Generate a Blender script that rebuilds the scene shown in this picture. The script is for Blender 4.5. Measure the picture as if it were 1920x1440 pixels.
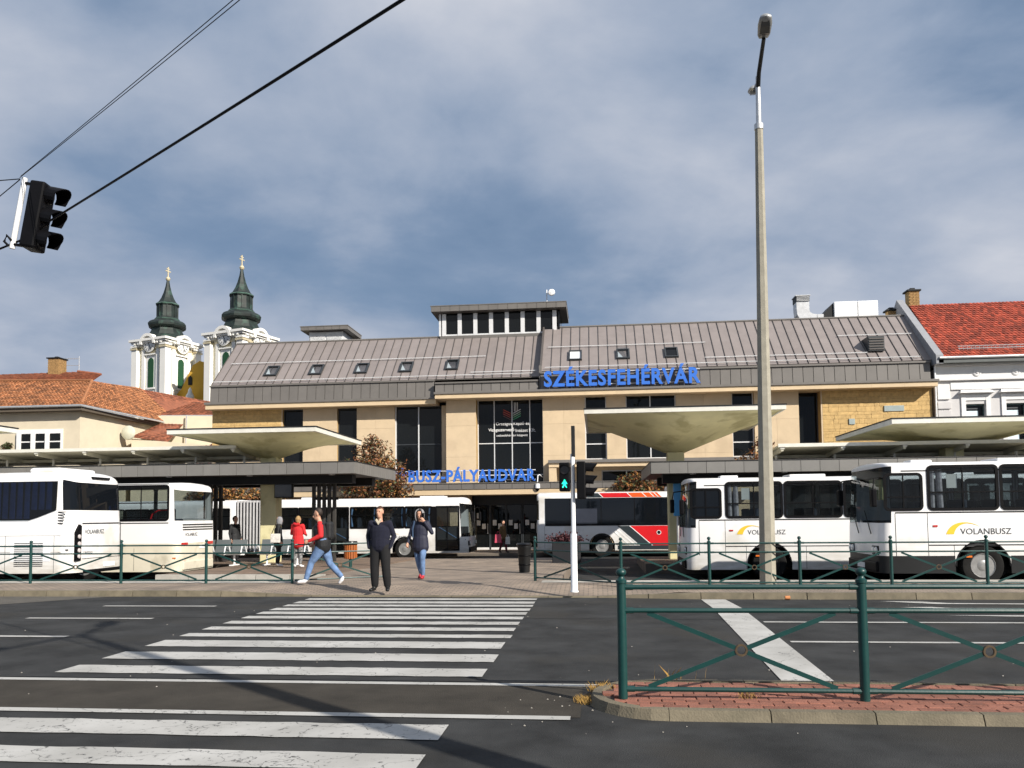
import bpy, bmesh, math, random
import numpy as np
from mathutils import Vector, Matrix
random.seed(7)
scene = bpy.context.scene
for o in list(bpy.data.objects): bpy.data.objects.remove(o)
C = scene.collection
rad = math.radians
# ------------------------------------------------------------------ camera
cd = bpy.data.cameras.new('camera'); cam = bpy.data.objects.new('camera', cd); C.objects.link(cam)
cd.sensor_fit = 'HORIZONTAL'; cd.sensor_width = 36.0; cd.lens = 36.0 * 1500 / 1920
cd.shift_y = 156.25 / 1920; cd.clip_start = 0.1; cd.clip_end = 3000
cam.matrix_world = Matrix.Translation((0, 0, 1.65)) @ Matrix.Rotation(rad(6), 4, 'Z') @ Matrix.Rotation(rad(93.5), 4, 'X') @ Matrix.Rotation(-0.010, 4, 'Z')
scene.camera = cam
# ------------------------------------------------------------------ sky
SUN_AZ, SUN_EL = 51.0, 31.0          # shadows fall 51 degrees left of +Y
world = bpy.data.worlds.new('World'); scene.world = world; world.use_nodes = True
nt = world.node_tree; N = nt.nodes; L = nt.links; N.clear()
wo = N.new('ShaderNodeOutputWorld'); sky = N.new('ShaderNodeTexSky'); sky.sky_type = 'NISHITA'; sky.sun_disc = False
sky.sun_elevation = rad(SUN_EL); sky.sun_rotation = rad(180 - SUN_AZ); sky.air_density = 1.0; sky.dust_density = 1.2; sky.ozone_density = 1.5
bg = N.new('ShaderNodeBackground'); bg.inputs[1].default_value = 0.06; L.new(sky.outputs[0], bg.inputs[0])
tc = N.new('ShaderNodeTexCoord'); sep = N.new('ShaderNodeSeparateXYZ'); L.new(tc.outputs['Generated'], sep.inputs[0])
def math_node(op, a, b=None, val=None):
    n = N.new('ShaderNodeMath'); n.operation = op; L.new(a, n.inputs[0])
    if b is not None: L.new(b, n.inputs[1])
    elif val is not None: n.inputs[1].default_value = val
    return n.outputs[0]
zc = math_node('MAXIMUM', sep.outputs[2], val=0.0); zz = math_node('ADD', zc, val=0.30)
cx = math_node('DIVIDE', sep.outputs[0], zz); cy = math_node('DIVIDE', sep.outputs[1], zz)
comb = N.new('ShaderNodeCombineXYZ'); L.new(cx, comb.inputs[0]); L.new(cy, comb.inputs[1])
def cloud_noise(scale, detail, rough, off, sy=1.0, dist=0.0):
    mp = N.new('ShaderNodeMapping'); mp.inputs['Location'].default_value = off; mp.inputs['Scale'].default_value = (1, sy, 1)
    mp.inputs['Rotation'].default_value = (0, 0, rad(-14)); L.new(comb.outputs[0], mp.inputs[0])
    n = N.new('ShaderNodeTexNoise'); n.inputs['Scale'].default_value = scale; n.inputs['Detail'].default_value = detail
    n.inputs['Roughness'].default_value = rough; n.inputs['Distortion'].default_value = dist; L.new(mp.outputs[0], n.inputs[0]); return n.outputs[0]
def ramp(src, stops):
    r = N.new('ShaderNodeValToRGB'); L.new(src, r.inputs[0]); e = r.color_ramp.elements
    e[0].position, e[0].color = stops[0][0], (*stops[0][1], 1); e[1].position, e[1].color = stops[-1][0], (*stops[-1][1], 1)
    for p, c in stops[1:-1]:
        x = e.new(p); x.color = (*c, 1)
    return r.outputs[0]
big = cloud_noise(0.70, 4, 0.45, (3.1, 1.7, 0), 1.15, 0.1)
fine = cloud_noise(2.4, 8, 0.54, (0.4, 5.2, 2), 1.1, 0.15)
mixn = math_node('ADD', math_node('MULTIPLY', big, val=0.68), math_node('MULTIPLY', fine, val=0.32))
ccol = ramp(mixn, [(0.34, (0.085, 0.150, 0.255)), (0.43, (0.160, 0.222, 0.325)), (0.51, (0.285, 0.328, 0.410)), (0.61, (0.46, 0.475, 0.520))])
cbg = N.new('ShaderNodeBackground'); L.new(ccol, cbg.inputs[0]); cbg.inputs[1].default_value = 1.0
gap = ramp(mixn, [(0.30, (0.35, 0.35, 0.35)), (0.47, (1, 1, 1))])
mx = N.new('ShaderNodeMixShader'); L.new(gap, mx.inputs[0]); L.new(bg.outputs[0], mx.inputs[1]); L.new(cbg.outputs[0], mx.inputs[2])
L.new(mx.outputs[0], wo.inputs[0])
# ------------------------------------------------------------------ sun and exposure
sd = bpy.data.lights.new('sun', 'SUN'); sd.energy = 5.0; sd.angle = rad(0.5); sd.color = (1.0, 0.93, 0.83)
so = bpy.data.objects.new('sun', sd); C.objects.link(so)
dv = Vector((-math.sin(rad(SUN_AZ)) * math.cos(rad(SUN_EL)), math.cos(rad(SUN_AZ)) * math.cos(rad(SUN_EL)), -math.sin(rad(SUN_EL))))
so.rotation_euler = dv.to_track_quat('-Z', 'Y').to_euler(); so.location = (40, -40, 40)
vs = scene.view_settings; vs.view_transform = 'Standard'; vs.look = 'None'; vs.exposure = 0.5; vs.gamma = 1.0; vs.use_curve_mapping = False

# ------------------------------------------------------------------ materials
MATS = {}
def mat(name, col, rough=0.6, metal=0.0, var=0.08, scale=3.0, bump=0.0, bscale=None, rnd=0.0, spec=0.5, detail=5, dirt=None):
    """procedural principled material; noise in world space, optional per-object value jitter"""
    if name in MATS: return MATS[name]
    m = bpy.data.materials.new(name); m.use_nodes = True; t = m.node_tree; n = t.nodes; l = t.links
    p = n['Principled BSDF']; p.inputs['Roughness'].default_value = rough; p.inputs['Metallic'].default_value = metal
    p.inputs['Specular IOR Level'].default_value = spec
    g = n.new('ShaderNodeNewGeometry'); nz = n.new('ShaderNodeTexNoise'); nz.inputs['Scale'].default_value = scale; nz.inputs['Detail'].default_value = detail
    nz.inputs['Roughness'].default_value = 0.62; l.new(g.outputs['Position'], nz.inputs[0])
    r = n.new('ShaderNodeValToRGB'); l.new(nz.outputs[0], r.inputs[0])
    lo = tuple(c * (1 - var) for c in col); hi = tuple(min(1, c * (1 + var)) for c in col)
    r.color_ramp.elements[0].position = 0.32; r.color_ramp.elements[0].color = (*lo, 1)
    r.color_ramp.elements[1].position = 0.68; r.color_ramp.elements[1].color = (*hi, 1)
    src = r.outputs[0]
    if dirt:   # (colour, scale, threshold, strength): blotchy stains with a shape of their own
        dn = n.new('ShaderNodeTexNoise'); dn.inputs['Scale'].default_value = dirt[1]; dn.inputs['Detail'].default_value = 8; l.new(g.outputs['Position'], dn.inputs[0])
        dr = n.new('ShaderNodeValToRGB'); l.new(dn.outputs[0], dr.inputs[0])
        dr.color_ramp.elements[0].position = dirt[2]; dr.color_ramp.elements[0].color = (0, 0, 0, 1)
        dr.color_ramp.elements[1].position = dirt[2] + 0.12; dr.color_ramp.elements[1].color = (dirt[3],) * 3 + (1,)
        mm = n.new('ShaderNodeMixRGB'); l.new(dr.outputs[0], mm.inputs[0]); l.new(src, mm.inputs[1]); mm.inputs[2].default_value = (*dirt[0], 1); src = mm.outputs[0]
    if rnd:
        oi = n.new('ShaderNodeObjectInfo'); mr = n.new('ShaderNodeMapRange'); l.new(oi.outputs['Random'], mr.inputs[0])
        mr.inputs[3].default_value = 1 - rnd; mr.inputs[4].default_value = 1 + rnd
        hs = n.new('ShaderNodeHueSaturation'); l.new(mr.outputs[0], hs.inputs['Value']); l.new(src, hs.inputs['Color']); src = hs.outputs[0]
    l.new(src, p.inputs['Base Color'])
    if bump:
        bn = n.new('ShaderNodeTexNoise'); bn.inputs['Scale'].default_value = bscale or scale * 6; bn.inputs['Detail'].default_value = 6; l.new(g.outputs['Position'], bn.inputs[0])
        b = n.new('ShaderNodeBump'); b.inputs['Strength'].default_value = bump; b.inputs['Distance'].default_value = 0.02; l.new(bn.outputs[0], b.inputs['Height']); l.new(b.outputs[0], p.inputs['Normal'])
    MATS[name] = m; return m
def glass(name, tint, clear, rough=0.02):
    """window glass: reflects by angle, lets `clear` of the view through"""
    if name in MATS: return MATS[name]
    m = bpy.data.materials.new(name); m.use_nodes = True; t = m.node_tree; n = t.nodes; l = t.links; n.clear()
    out = n.new('ShaderNodeOutputMaterial'); tr = n.new('ShaderNodeBsdfTransparent'); tr.inputs[0].default_value = (*[c * clear for c in tint], 1)
    df = n.new('ShaderNodeBsdfDiffuse'); df.inputs[0].default_value = (*[c * 0.012 for c in tint], 1)
    gl = n.new('ShaderNodeBsdfGlossy'); gl.inputs['Roughness'].default_value = rough
    ge = n.new('ShaderNodeNewGeometry'); dt = n.new('ShaderNodeVectorMath'); dt.operation = 'DOT_PRODUCT'; l.new(ge.outputs['Incoming'], dt.inputs[0]); l.new(ge.outputs['Normal'], dt.inputs[1])
    ab = n.new('ShaderNodeMath'); ab.operation = 'ABSOLUTE'; l.new(dt.outputs['Value'], ab.inputs[0]); om = n.new('ShaderNodeMath'); om.operation = 'SUBTRACT'; om.inputs[0].default_value = 1; l.new(ab.outputs[0], om.inputs[1])
    pw = n.new('ShaderNodeMath'); pw.operation = 'POWER'; l.new(om.outputs[0], pw.inputs[0]); pw.inputs[1].default_value = 5; fr = n.new('ShaderNodeMath'); fr.operation = 'MULTIPLY_ADD'; l.new(pw.outputs[0], fr.inputs[0]); fr.inputs[1].default_value = .9; fr.inputs[2].default_value = .022
    a = n.new('ShaderNodeMixShader'); a.inputs[0].default_value = 1 - clear; l.new(tr.outputs[0], a.inputs[1]); l.new(df.outputs[0], a.inputs[2])
    b = n.new('ShaderNodeMixShader'); l.new(fr.outputs[0], b.inputs[0]); l.new(a.outputs[0], b.inputs[1]); l.new(gl.outputs[0], b.inputs[2])
    l.new(b.outputs[0], out.inputs[0]); MATS[name] = m; return m
def emit(name, col, s):
    if name in MATS: return MATS[name]
    m = bpy.data.materials.new(name); m.use_nodes = True; p = m.node_tree.nodes['Principled BSDF']
    p.inputs['Base Color'].default_value = (*col, 1); p.inputs['Emission Color'].default_value = (*col, 1); p.inputs['Emission Strength'].default_value = s
    MATS[name] = m; return m
asphalt = mat('asphalt', (0.0335, 0.0345, 0.035), 0.85, spec=0.2, var=0.42, scale=1.3, bump=0.35, bscale=90, detail=12, dirt=((0.040, 0.038, 0.034), 0.5, 0.52, 0.7))
asphalt2 = mat('asphalt_old', (0.045, 0.040, 0.033), 0.9, spec=0.2, var=0.25, scale=2.0, bump=0.4, bscale=90, detail=12)
def paint_mat(name, wear):
    """road paint with cracks and worn-off flecks showing asphalt"""
    m = bpy.data.materials.new(name); m.use_nodes = True; t = m.node_tree; n = t.nodes; l = t.links; p = n['Principled BSDF']; p.inputs['Roughness'].default_value = 0.75
    g = n.new('ShaderNodeNewGeometry')
    a = n.new('ShaderNodeTexNoise'); a.inputs['Scale'].default_value = 14; a.inputs['Detail'].default_value = 9; a.inputs['Roughness'].default_value = 0.75; l.new(g.outputs['Position'], a.inputs[0])
    ar = n.new('ShaderNodeValToRGB'); l.new(a.outputs[0], ar.inputs[0]); ar.color_ramp.elements[0].position = wear - 0.03; ar.color_ramp.elements[1].position = wear + 0.03
    v = n.new('ShaderNodeTexVoronoi'); v.feature = 'DISTANCE_TO_EDGE'; v.inputs['Scale'].default_value = 1.5; v.inputs['Randomness'].default_value = 1
    wn = n.new('ShaderNodeTexNoise'); wn.inputs['Scale'].default_value = 5; wn.inputs['Detail'].default_value = 5; l.new(g.outputs['Position'], wn.inputs[0])
    ad = n.new('ShaderNodeMixRGB'); ad.blend_type = 'ADD'; ad.inputs[0].default_value = 0.35; l.new(g.outputs['Position'], ad.inputs[1]); l.new(wn.outputs['Color'], ad.inputs[2]); l.new(ad.outputs[0], v.inputs[0])
    vr = n.new('ShaderNodeValToRGB'); l.new(v.outputs[0], vr.inputs[0]); vr.color_ramp.elements[0].position = 0.001; vr.color_ramp.elements[1].position = 0.007
    mu = n.new('ShaderNodeMixRGB'); mu.blend_type = 'MULTIPLY'; mu.inputs[0].default_value = 1; l.new(ar.outputs[0], mu.inputs[1]); l.new(vr.outputs[0], mu.inputs[2])
    tone = n.new('ShaderNodeTexNoise'); tone.inputs['Scale'].default_value = 1.5; tone.inputs['Detail'].default_value = 6; l.new(g.outputs['Position'], tone.inputs[0])
    tr = n.new('ShaderNodeValToRGB'); l.new(tone.outputs[0], tr.inputs[0]); tr.color_ramp.elements[0].position = .3; tr.color_ramp.elements[0].color = (0.34, 0.335, 0.315, 1); tr.color_ramp.elements[1].position = .7; tr.color_ramp.elements[1].color = (0.48, 0.475, 0.455, 1)
    mi = n.new('ShaderNodeMixRGB'); l.new(mu.outputs[0], mi.inputs[0]); mi.inputs[1].default_value = (0.05, 0.05, 0.048, 1); l.new(tr.outputs[0], mi.inputs[2]); l.new(mi.outputs[0], p.inputs['Base Color'])
    return m
paint = paint_mat('road_paint', 0.36); paint_worn = paint_mat('road_paint_worn', 0.395)
def paver_mat(name, c1, c2, mortar, bw, bh, ms=0.012, rot=0.0):
    m = bpy.data.materials.new(name); m.use_nodes = True; t = m.node_tree; n = t.nodes; l = t.links; p = n['Principled BSDF']; p.inputs['Roughness'].default_value = 0.85
    g = n.new('ShaderNodeNewGeometry'); mp = n.new('ShaderNodeMapping'); mp.inputs['Rotation'].default_value = (0, 0, rot); l.new(g.outputs['Position'], mp.inputs[0])
    b = n.new('ShaderNodeTexBrick'); l.new(mp.outputs[0], b.inputs[0]); b.inputs['Color1'].default_value = (*c1, 1); b.inputs['Color2'].default_value = (*c2, 1); b.inputs['Mortar'].default_value = (*mortar, 1)
    b.inputs['Scale'].default_value = 1; b.inputs['Mortar Size'].default_value = ms; b.inputs['Brick Width'].default_value = bw; b.inputs['Row Height'].default_value = bh
    nz = n.new('ShaderNodeTexNoise'); nz.inputs['Scale'].default_value = 1.2; nz.inputs['Detail'].default_value = 8; l.new(g.outputs['Position'], nz.inputs[0])
    r = n.new('ShaderNodeValToRGB'); l.new(nz.outputs[0], r.inputs[0]); r.color_ramp.elements[0].color = (.62, .62, .62, 1); r.color_ramp.elements[1].color = (1.1, 1.08, 1.05, 1); r.color_ramp.elements[0].position = .3; r.color_ramp.elements[1].position = .65
    mu = n.new('ShaderNodeMixRGB'); mu.blend_type = 'MULTIPLY'; mu.inputs[0].default_value = 1; l.new(b.outputs[0], mu.inputs[1]); l.new(r.outputs[0], mu.inputs[2]); l.new(mu.outputs[0], p.inputs['Base Color'])
    bp = n.new('ShaderNodeBump'); bp.inputs['Strength'].default_value = .4; bp.inputs['Distance'].default_value = .006; bp.invert = True; l.new(b.outputs['Fac'], bp.inputs['Height']); l.new(bp.outputs[0], p.inputs['Normal'])
    return m
pave = paver_mat('pavers_buff', (0.34, 0.27, 0.21), (0.27, 0.22, 0.18), (0.14, 0.12, 0.10), 0.2, 0.1)
pave2 = paver_mat('pavers_brown', (0.25, 0.17, 0.12), (0.19, 0.135, 0.10), (0.10, 0.085, 0.07), 0.2, 0.1)
concrete = mat('concrete_kerb', (0.15, 0.128, 0.088), 0.9, var=0.22, scale=4, bump=0.4, bscale=60, rnd=0.12, dirt=((0.10, 0.09, 0.06), 2.2, 0.55, 0.6))
concrete_l = mat('concrete_light', (0.40, 0.38, 0.34), 0.9, var=0.15, scale=3, bump=0.3, bscale=50, rnd=0.06)
pole_conc = mat('concrete_pole', (0.31, 0.29, 0.235), 0.9, var=0.12, scale=6, bump=0.3, bscale=60)
brick_red = mat('paver_red', (0.235, 0.095, 0.064), 0.85, var=0.15, scale=9, bump=0.4, bscale=80, rnd=0.22)
green = mat('paint_dark_green', (0.003, 0.040, 0.037), 0.42, var=0.12, scale=7, bump=0.05, bscale=40)
rust = mat('rusty_steel', (0.07, 0.045, 0.02), 0.7, var=0.3, scale=20)
white_paint = mat('white_paint', (0.78, 0.79, 0.80), 0.4, var=0.03, scale=2)
bus_white = mat('bus_white', (0.80, 0.80, 0.80), 0.28, var=0.025, scale=1.2, dirt=((0.50, 0.46, 0.38), 0.9, 0.57, 0.5))
def splash(m, col, z0, z1, k):
    """road dirt thrown up on the lower panels of a vehicle, patchy by noise"""
    t = m.node_tree; n = t.nodes; l = t.links; p = n['Principled BSDF']; src = p.inputs['Base Color'].links[0].from_socket
    tc_ = n.new('ShaderNodeTexCoord'); sx_ = n.new('ShaderNodeSeparateXYZ'); l.new(tc_.outputs['Object'], sx_.inputs[0]); mr = n.new('ShaderNodeMapRange'); l.new(sx_.outputs[2], mr.inputs[0])
    mr.inputs[1].default_value = z0; mr.inputs[2].default_value = z1; mr.inputs[3].default_value = 1; mr.inputs[4].default_value = 0
    mp = n.new('ShaderNodeMapping'); mp.inputs['Scale'].default_value = (1.5, 1.5, 6); l.new(tc_.outputs['Object'], mp.inputs[0]); nz = n.new('ShaderNodeTexNoise'); nz.inputs['Scale'].default_value = 1.6; nz.inputs['Detail'].default_value = 8; l.new(mp.outputs[0], nz.inputs[0])
    mu = n.new('ShaderNodeMath'); mu.operation = 'MULTIPLY'; l.new(mr.outputs[0], mu.inputs[0]); l.new(nz.outputs[0], mu.inputs[1]); m2 = n.new('ShaderNodeMath'); m2.operation = 'MULTIPLY'; m2.use_clamp = True; l.new(mu.outputs[0], m2.inputs[0]); m2.inputs[1].default_value = k
    mx_ = n.new('ShaderNodeMixRGB'); l.new(m2.outputs[0], mx_.inputs[0]); l.new(src, mx_.inputs[1]); mx_.inputs[2].default_value = (*col, 1); l.new(mx_.outputs[0], p.inputs['Base Color'])
splash(bus_white, (.34, .30, .23), .28, 1.15, 1.1)
bus_cream = mat('bus_cream', (0.62, 0.58, 0.47), 0.35, var=0.06, scale=1.5, dirt=((0.35, 0.31, 0.22), 1.6, 0.55, 0.5))
black = mat('black_plastic', (0.004, 0.004, 0.005), 0.5, spec=0.12, var=0.2, scale=5)
rubber = mat('tyre_rubber', (0.010, 0.0098, 0.0095), 0.85, spec=0.2, var=0.25, scale=8)
dark_grey = mat('dark_grey', (0.016, 0.017, 0.018), 0.55, spec=0.25, var=0.15)
steel = mat('galvanised_steel', (0.55, 0.56, 0.57), 0.45, metal=0.6, var=0.12, scale=5)
alu = mat('aluminium_frame', (0.62, 0.63, 0.64), 0.4, var=0.05)
zinc = mat('zinc_roof', (0.220, 0.192, 0.183), 0.5, var=0.08, scale=1.5, rnd=0.055, bump=0.04, bscale=3)
zinc_d = mat('zinc_band', (0.145, 0.135, 0.125), 0.5, var=0.07, scale=1.5, rnd=0.06)
seam_m = mat('zinc_seam', (0.085, 0.075, 0.070), 0.5, var=0.1)
stone = mat('travertine', (0.58, 0.455, 0.30), 0.75, dirt=((.42, .32, .21), .7, .56, .4), var=0.06, scale=1.6, bump=0.08, bscale=30, rnd=0.035)
stone_b = mat('travertine_band', (0.60, 0.465, 0.30), 0.75, var=0.05, scale=2.0, rnd=0.03)
ochre = mat('ochre_rough_stone', (0.53, 0.36, 0.15), 0.85, var=0.18, scale=5, bump=0.5, bscale=25, rnd=0.10)
joint_m = mat('stone_joint', (0.38, 0.25, 0.10), 0.9)
fascia = mat('canopy_fascia', (0.16, 0.155, 0.145), 0.5, var=0.06, rnd=0.05)
soffit = mat('canopy_soffit', (0.11, 0.105, 0.10), 0.6, var=0.1)
shell = mat('concrete_shell_paint', (0.66, 0.61, 0.36), 0.8, var=0.12, scale=0.8, detail=8, dirt=((0.38, 0.34, 0.17), 1.1, 0.53, 0.75))
shell_rim = mat('shell_rim', (0.62, 0.61, 0.55), 0.7, var=0.08)
dark_room = mat('dark_room', (0.010, 0.011, 0.013), 0.9)
win_glass = glass('window_glass', (0.75, 0.9, 1.0), 0.25)
bus_glass = glass('bus_glass', (0.88, 0.97, 1.0), 0.74)
tint_glass = glass('tinted_glass', (0.55, 0.7, 0.95), 0.16)
blue_sign = mat('blue_letter', (0.04, 0.16, 0.60), 0.35, var=0.05)
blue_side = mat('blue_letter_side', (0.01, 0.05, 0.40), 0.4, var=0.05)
gold = mat('logo_gold', (0.75, 0.50, 0.03), 0.5, var=0.03)
text_grey = mat('logo_grey', (0.05, 0.055, 0.06), 0.5)
red_paint = mat('red_paint', (0.62, 0.012, 0.018), 0.35, var=0.05)
orange_paint = mat('orange_paint', (0.80, 0.11, 0.02), 0.35, var=0.05)

# ------------------------------------------------------------------ mesh helpers
class MB:
    def __init__(s): s.v = []; s.f = []; s.mi = []; s.k = 0
    def add(s, vs, fs, mi=None):
        b = len(s.v); s.v += [tuple(map(float, p)) for p in vs]
        for f in fs: s.f.append(tuple(b + i for i in f)); s.mi.append(s.k if mi is None else mi)
        return s
    def box(s, x0, x1, y0, y1, z0, z1, mi=None):
        return s.hexa([(x0, y0, z0), (x1, y0, z0), (x1, y1, z0), (x0, y1, z0), (x0, y0, z1), (x1, y0, z1), (x1, y1, z1), (x0, y1, z1)], mi)
    def hexa(s, p, mi=None):
        return s.add(p, [(0, 3, 2, 1), (4, 5, 6, 7), (0, 1, 5, 4), (1, 2, 6, 5), (2, 3, 7, 6), (3, 0, 4, 7)], mi)
    def bbox(s, x0, x1, y0, y1, z0, z1, b, mi=None):
        """box with chamfered edges"""
        bm = bmesh.new(); bmesh.ops.create_cube(bm, size=1)
        for v in bm.verts: v.co = Vector(((x0 + x1) / 2 + v.co.x * (x1 - x0), (y0 + y1) / 2 + v.co.y * (y1 - y0), (z0 + z1) / 2 + v.co.z * (z1 - z0)))
        bmesh.ops.bevel(bm, geom=bm.edges[:], offset=b, segments=2, affect='EDGES', profile=0.5)
        bm.verts.index_update(); s.add([v.co for v in bm.verts], [[v.index for v in f.verts] for f in bm.faces], mi); bm.free(); return s
    def tube(s, pts, r, n=8, mi=None, cap=True):
        pts = [Vector(p) for p in pts]; rs = r if isinstance(r, (list, tuple)) else [r] * len(pts); vs = []; fs = []
        up = None
        for i, p in enumerate(pts):
            d = (pts[min(i + 1, len(pts) - 1)] - pts[max(i - 1, 0)]).normalized()
            if up is None: up = Vector((0, 0, 1)) if abs(d.z) < 0.9 else Vector((0, 1, 0))
            a = d.cross(up).normalized(); b = a.cross(d).normalized()
            for k in range(n):
                t = 2 * math.pi * k / n; vs.append(p + (a * math.cos(t) + b * math.sin(t)) * rs[i])
        for i in range(len(pts) - 1):
            for k in range(n): fs.append((i * n + k, i * n + (k + 1) % n, (i + 1) * n + (k + 1) % n, (i + 1) * n + k))
        if cap: fs.append(tuple(range(n - 1, -1, -1))); fs.append(tuple((len(pts) - 1) * n + k for k in range(n)))
        return s.add(vs, fs, mi)
    def lathe(s, prof, n=16, c=(0, 0, 0), axis='z', mi=None, rot=0.0, cap=True):
        vs = []; fs = []
        for r, z in prof:
            for k in range(n):
                t = rot + 2 * math.pi * k / n; a, b = r * math.cos(t), r * math.sin(t)
                p = {'z': (a, b, z), 'y': (a, z, b), 'x': (z, a, b)}[axis]; vs.append((c[0] + p[0], c[1] + p[1], c[2] + p[2]))
        for i in range(len(prof) - 1):
            for k in range(n): fs.append((i * n + k, i * n + (k + 1) % n, (i + 1) * n + (k + 1) % n, (i + 1) * n + k))
        if cap: fs.append(tuple(range(n - 1, -1, -1))); fs.append(tuple((len(prof) - 1) * n + k for k in range(n)))
        return s.add(vs, fs, mi)
    def prism(s, poly, a, b, axis='y', mi=None):
        """extrude a 2-D polygon: axis y -> poly in (x,z), axis x -> (y,z), axis z -> (x,y)"""
        n = len(poly); f = {'y': lambda p, t: (p[0], t, p[1]), 'x': lambda p, t: (t, p[0], p[1]), 'z': lambda p, t: (p[0], p[1], t)}[axis]
        vs = [f(p, a) for p in poly] + [f(p, b) for p in poly]
        fs = [tuple(range(n)), tuple(range(2 * n - 1, n - 1, -1))] + [(i, i + n, (i + 1) % n + n, (i + 1) % n) for i in range(n)]
        return s.add(vs, fs, mi)
    def mesh(s, name, smooth=False, mats=()):
        me = bpy.data.meshes.new(name); me.from_pydata(s.v, [], s.f); me.polygons.foreach_set('material_index', s.mi)
        bm = bmesh.new(); bm.from_mesh(me); bmesh.ops.recalc_face_normals(bm, faces=bm.faces[:]); bm.to_mesh(me); bm.free()
        for m in mats: me.materials.append(m)
        if smooth:
            me.polygons.foreach_set('use_smooth', [True] * len(me.polygons))
            try: me.set_sharp_from_angle(angle=rad(40))
            except Exception: pass
        return me
    def build(s, name, m, parent=None, smooth=False, local=False, loc=None):
        return put(name, s.mesh(name, smooth, m if isinstance(m, (list, tuple)) else [m]), parent, loc, local)
def put(name, me, parent=None, loc=None, local=False, scale=None, rz=None):
    """link a mesh as one object; world-space geometry is kept in place under its parent unless local"""
    o = bpy.data.objects.new(name, me); C.objects.link(o)
    if loc is not None: o.location = loc
    if scale is not None: o.scale = scale
    if rz is not None: o.rotation_euler = (0, 0, rz)
    if parent is not None:
        o.parent = parent
        if not local: o.matrix_parent_inverse = Matrix.Translation(-Vector(parent.location))
    return o
def thing(name, label, cat, loc=(0, 0, 0), rz=0.0, group=None):
    o = bpy.data.objects.new(name, None); C.objects.link(o); o.empty_display_size = 0.3; o.location = loc; o.rotation_euler = (0, 0, rz)
    o['label'] = label; o['category'] = cat
    if group: o['group'] = group
    return o
def tag(o, label, cat, group=None):
    o['label'] = label; o['category'] = cat
    if group: o['group'] = group
    return o
def struct(o): o['kind'] = 'structure'; return o
def copy_tree(o, parent=None):
    c = o.copy(); C.objects.link(c); c.parent = parent
    for ch in o.children: copy_tree(ch, c)
    return c
def text_me(s, size=1.0, extrude=0.0, offset=0.0, mats=(), track=1.0):
    cu = bpy.data.curves.new('t', 'FONT'); cu.body = s; cu.size = size; cu.extrude = extrude; cu.offset = offset; cu.resolution_u = 3; cu.space_character = track
    o = bpy.data.objects.new('t', cu); C.objects.link(o); dg = bpy.context.evaluated_depsgraph_get(); me = bpy.data.meshes.new_from_object(o.evaluated_get(dg))
    bpy.data.objects.remove(o); bpy.data.curves.remove(cu)
    for v in me.vertices: v.co = Vector((v.co.x, -v.co.z, v.co.y))      # upright, facing -Y
    me.materials.clear()
    for m in mats: me.materials.append(m)
    return me
def fit(me, width=None, height=None):
    xs = [v.co.x for v in me.vertices]; zs = [v.co.z for v in me.vertices]; x0 = min(xs); sx = width / (max(xs) - x0) if width else None
    z0 = min(zs); sz = height / (max(zs) - z0) if height else sx
    if sx is None: sx = sz
    for v in me.vertices: v.co.x = (v.co.x - x0) * sx; v.co.z = (v.co.z - z0) * sz
    return me
# ================================================================== SETTING: ground, road, pavements
struct(MB().box(-700, 700, -300, 900, -1.2, -0.6).build('ground', asphalt2))
road = struct(MB().add([(-90, -25, 0), (90, -25, 0), (90, 16.6, 0), (-90, 16.6, 0)], [(0, 1, 2, 3)]).build('road', asphalt))
def sheet(name, x0, x1, y0, y1, z, m, parent):
    return MB().add([(x0, y0, z), (x1, y0, z), (x1, y1, z), (x0, y1, z)], [(0, 1, 2, 3)]).build(name, m, parent)
sheet('asphalt_strip', -90, -0.16, 6.66, 7.86, 0.004, asphalt2, road)
MB().add([(-60, 15.2, .004), (-11.9, 14.75, .004), (-10.6, 16.2, .004), (-10.4, 16.42, .004), (-60, 16.48, .004)], [(0, 1, 2, 3, 4)]).build('asphalt_patch', mat('asphalt_patch', (0.085, 0.078, 0.066), 0.9, var=.2, scale=3, bump=.3, bscale=90), road)
# zebra stripes (near edge, far edge)
ZE = [(5.20, 5.57), (5.93, 6.35), (8.25, 8.68), (9.09, 9.58), (10.00, 10.52), (10.86, 11.16), (11.53, 11.85), (12.19, 12.52), (12.84, 13.16), (13.42, 13.77), (13.99, 14.34), (14.61, 14.90), (15.13, 15.48), (15.76, 16.05)]
for i, (a, b) in enumerate(ZE):
    x1 = -1.20 + random.uniform(-.015, .015); x0 = -5.9 if i > 1 else -9.5
    mb = MB(); n = 40; vs = []
    for k in range(n + 1):
        x = x0 + (x1 - x0) * k / n; j = 0.012
        vs += [(x, a + random.uniform(-j, j), .008), (x, b + random.uniform(-j, j), .008)]
    mb.add(vs, [(2 * k, 2 * k + 2, 2 * k + 3, 2 * k + 1) for k in range(n)]).build('zebra_stripe', paint_worn if i in (0, 1) else paint, road)
def line(x0, x1, y, w=0.11, m=None):
    sheet('lane_line', x0, x1, y - w / 2, y + w / 2, .008, m or paint, road)
line(-60, 0.02, 7.90); line(-60, -0.24, 6.63, .12)
for x0, x1, y in [(-9.46, -7.2, 14.61), (-9.65, -7.4, 12.78), (-10.2, -7.52, 10.77), (-16, -13.6, 14.6), (-16.2, -13.8, 12.8), (-16.4, -14, 10.8)]: line(x0, x1, y, .12)
line(2.5, 40, 12.63); line(2.45, 40, 10.71); line(2.55, 40, 14.3, .1, paint_worn)
MB().add([(1.98, 15.9, .008), (2.44, 15.9, .008), (2.5, 14.4, .0085), (2.28, 8.1, .008), (1.78, 8.1, .008), (2.0, 14.4, .0085)], [(0, 1, 2, 5), (5, 2, 3, 4)]).build('stop_line', paint, road)
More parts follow.
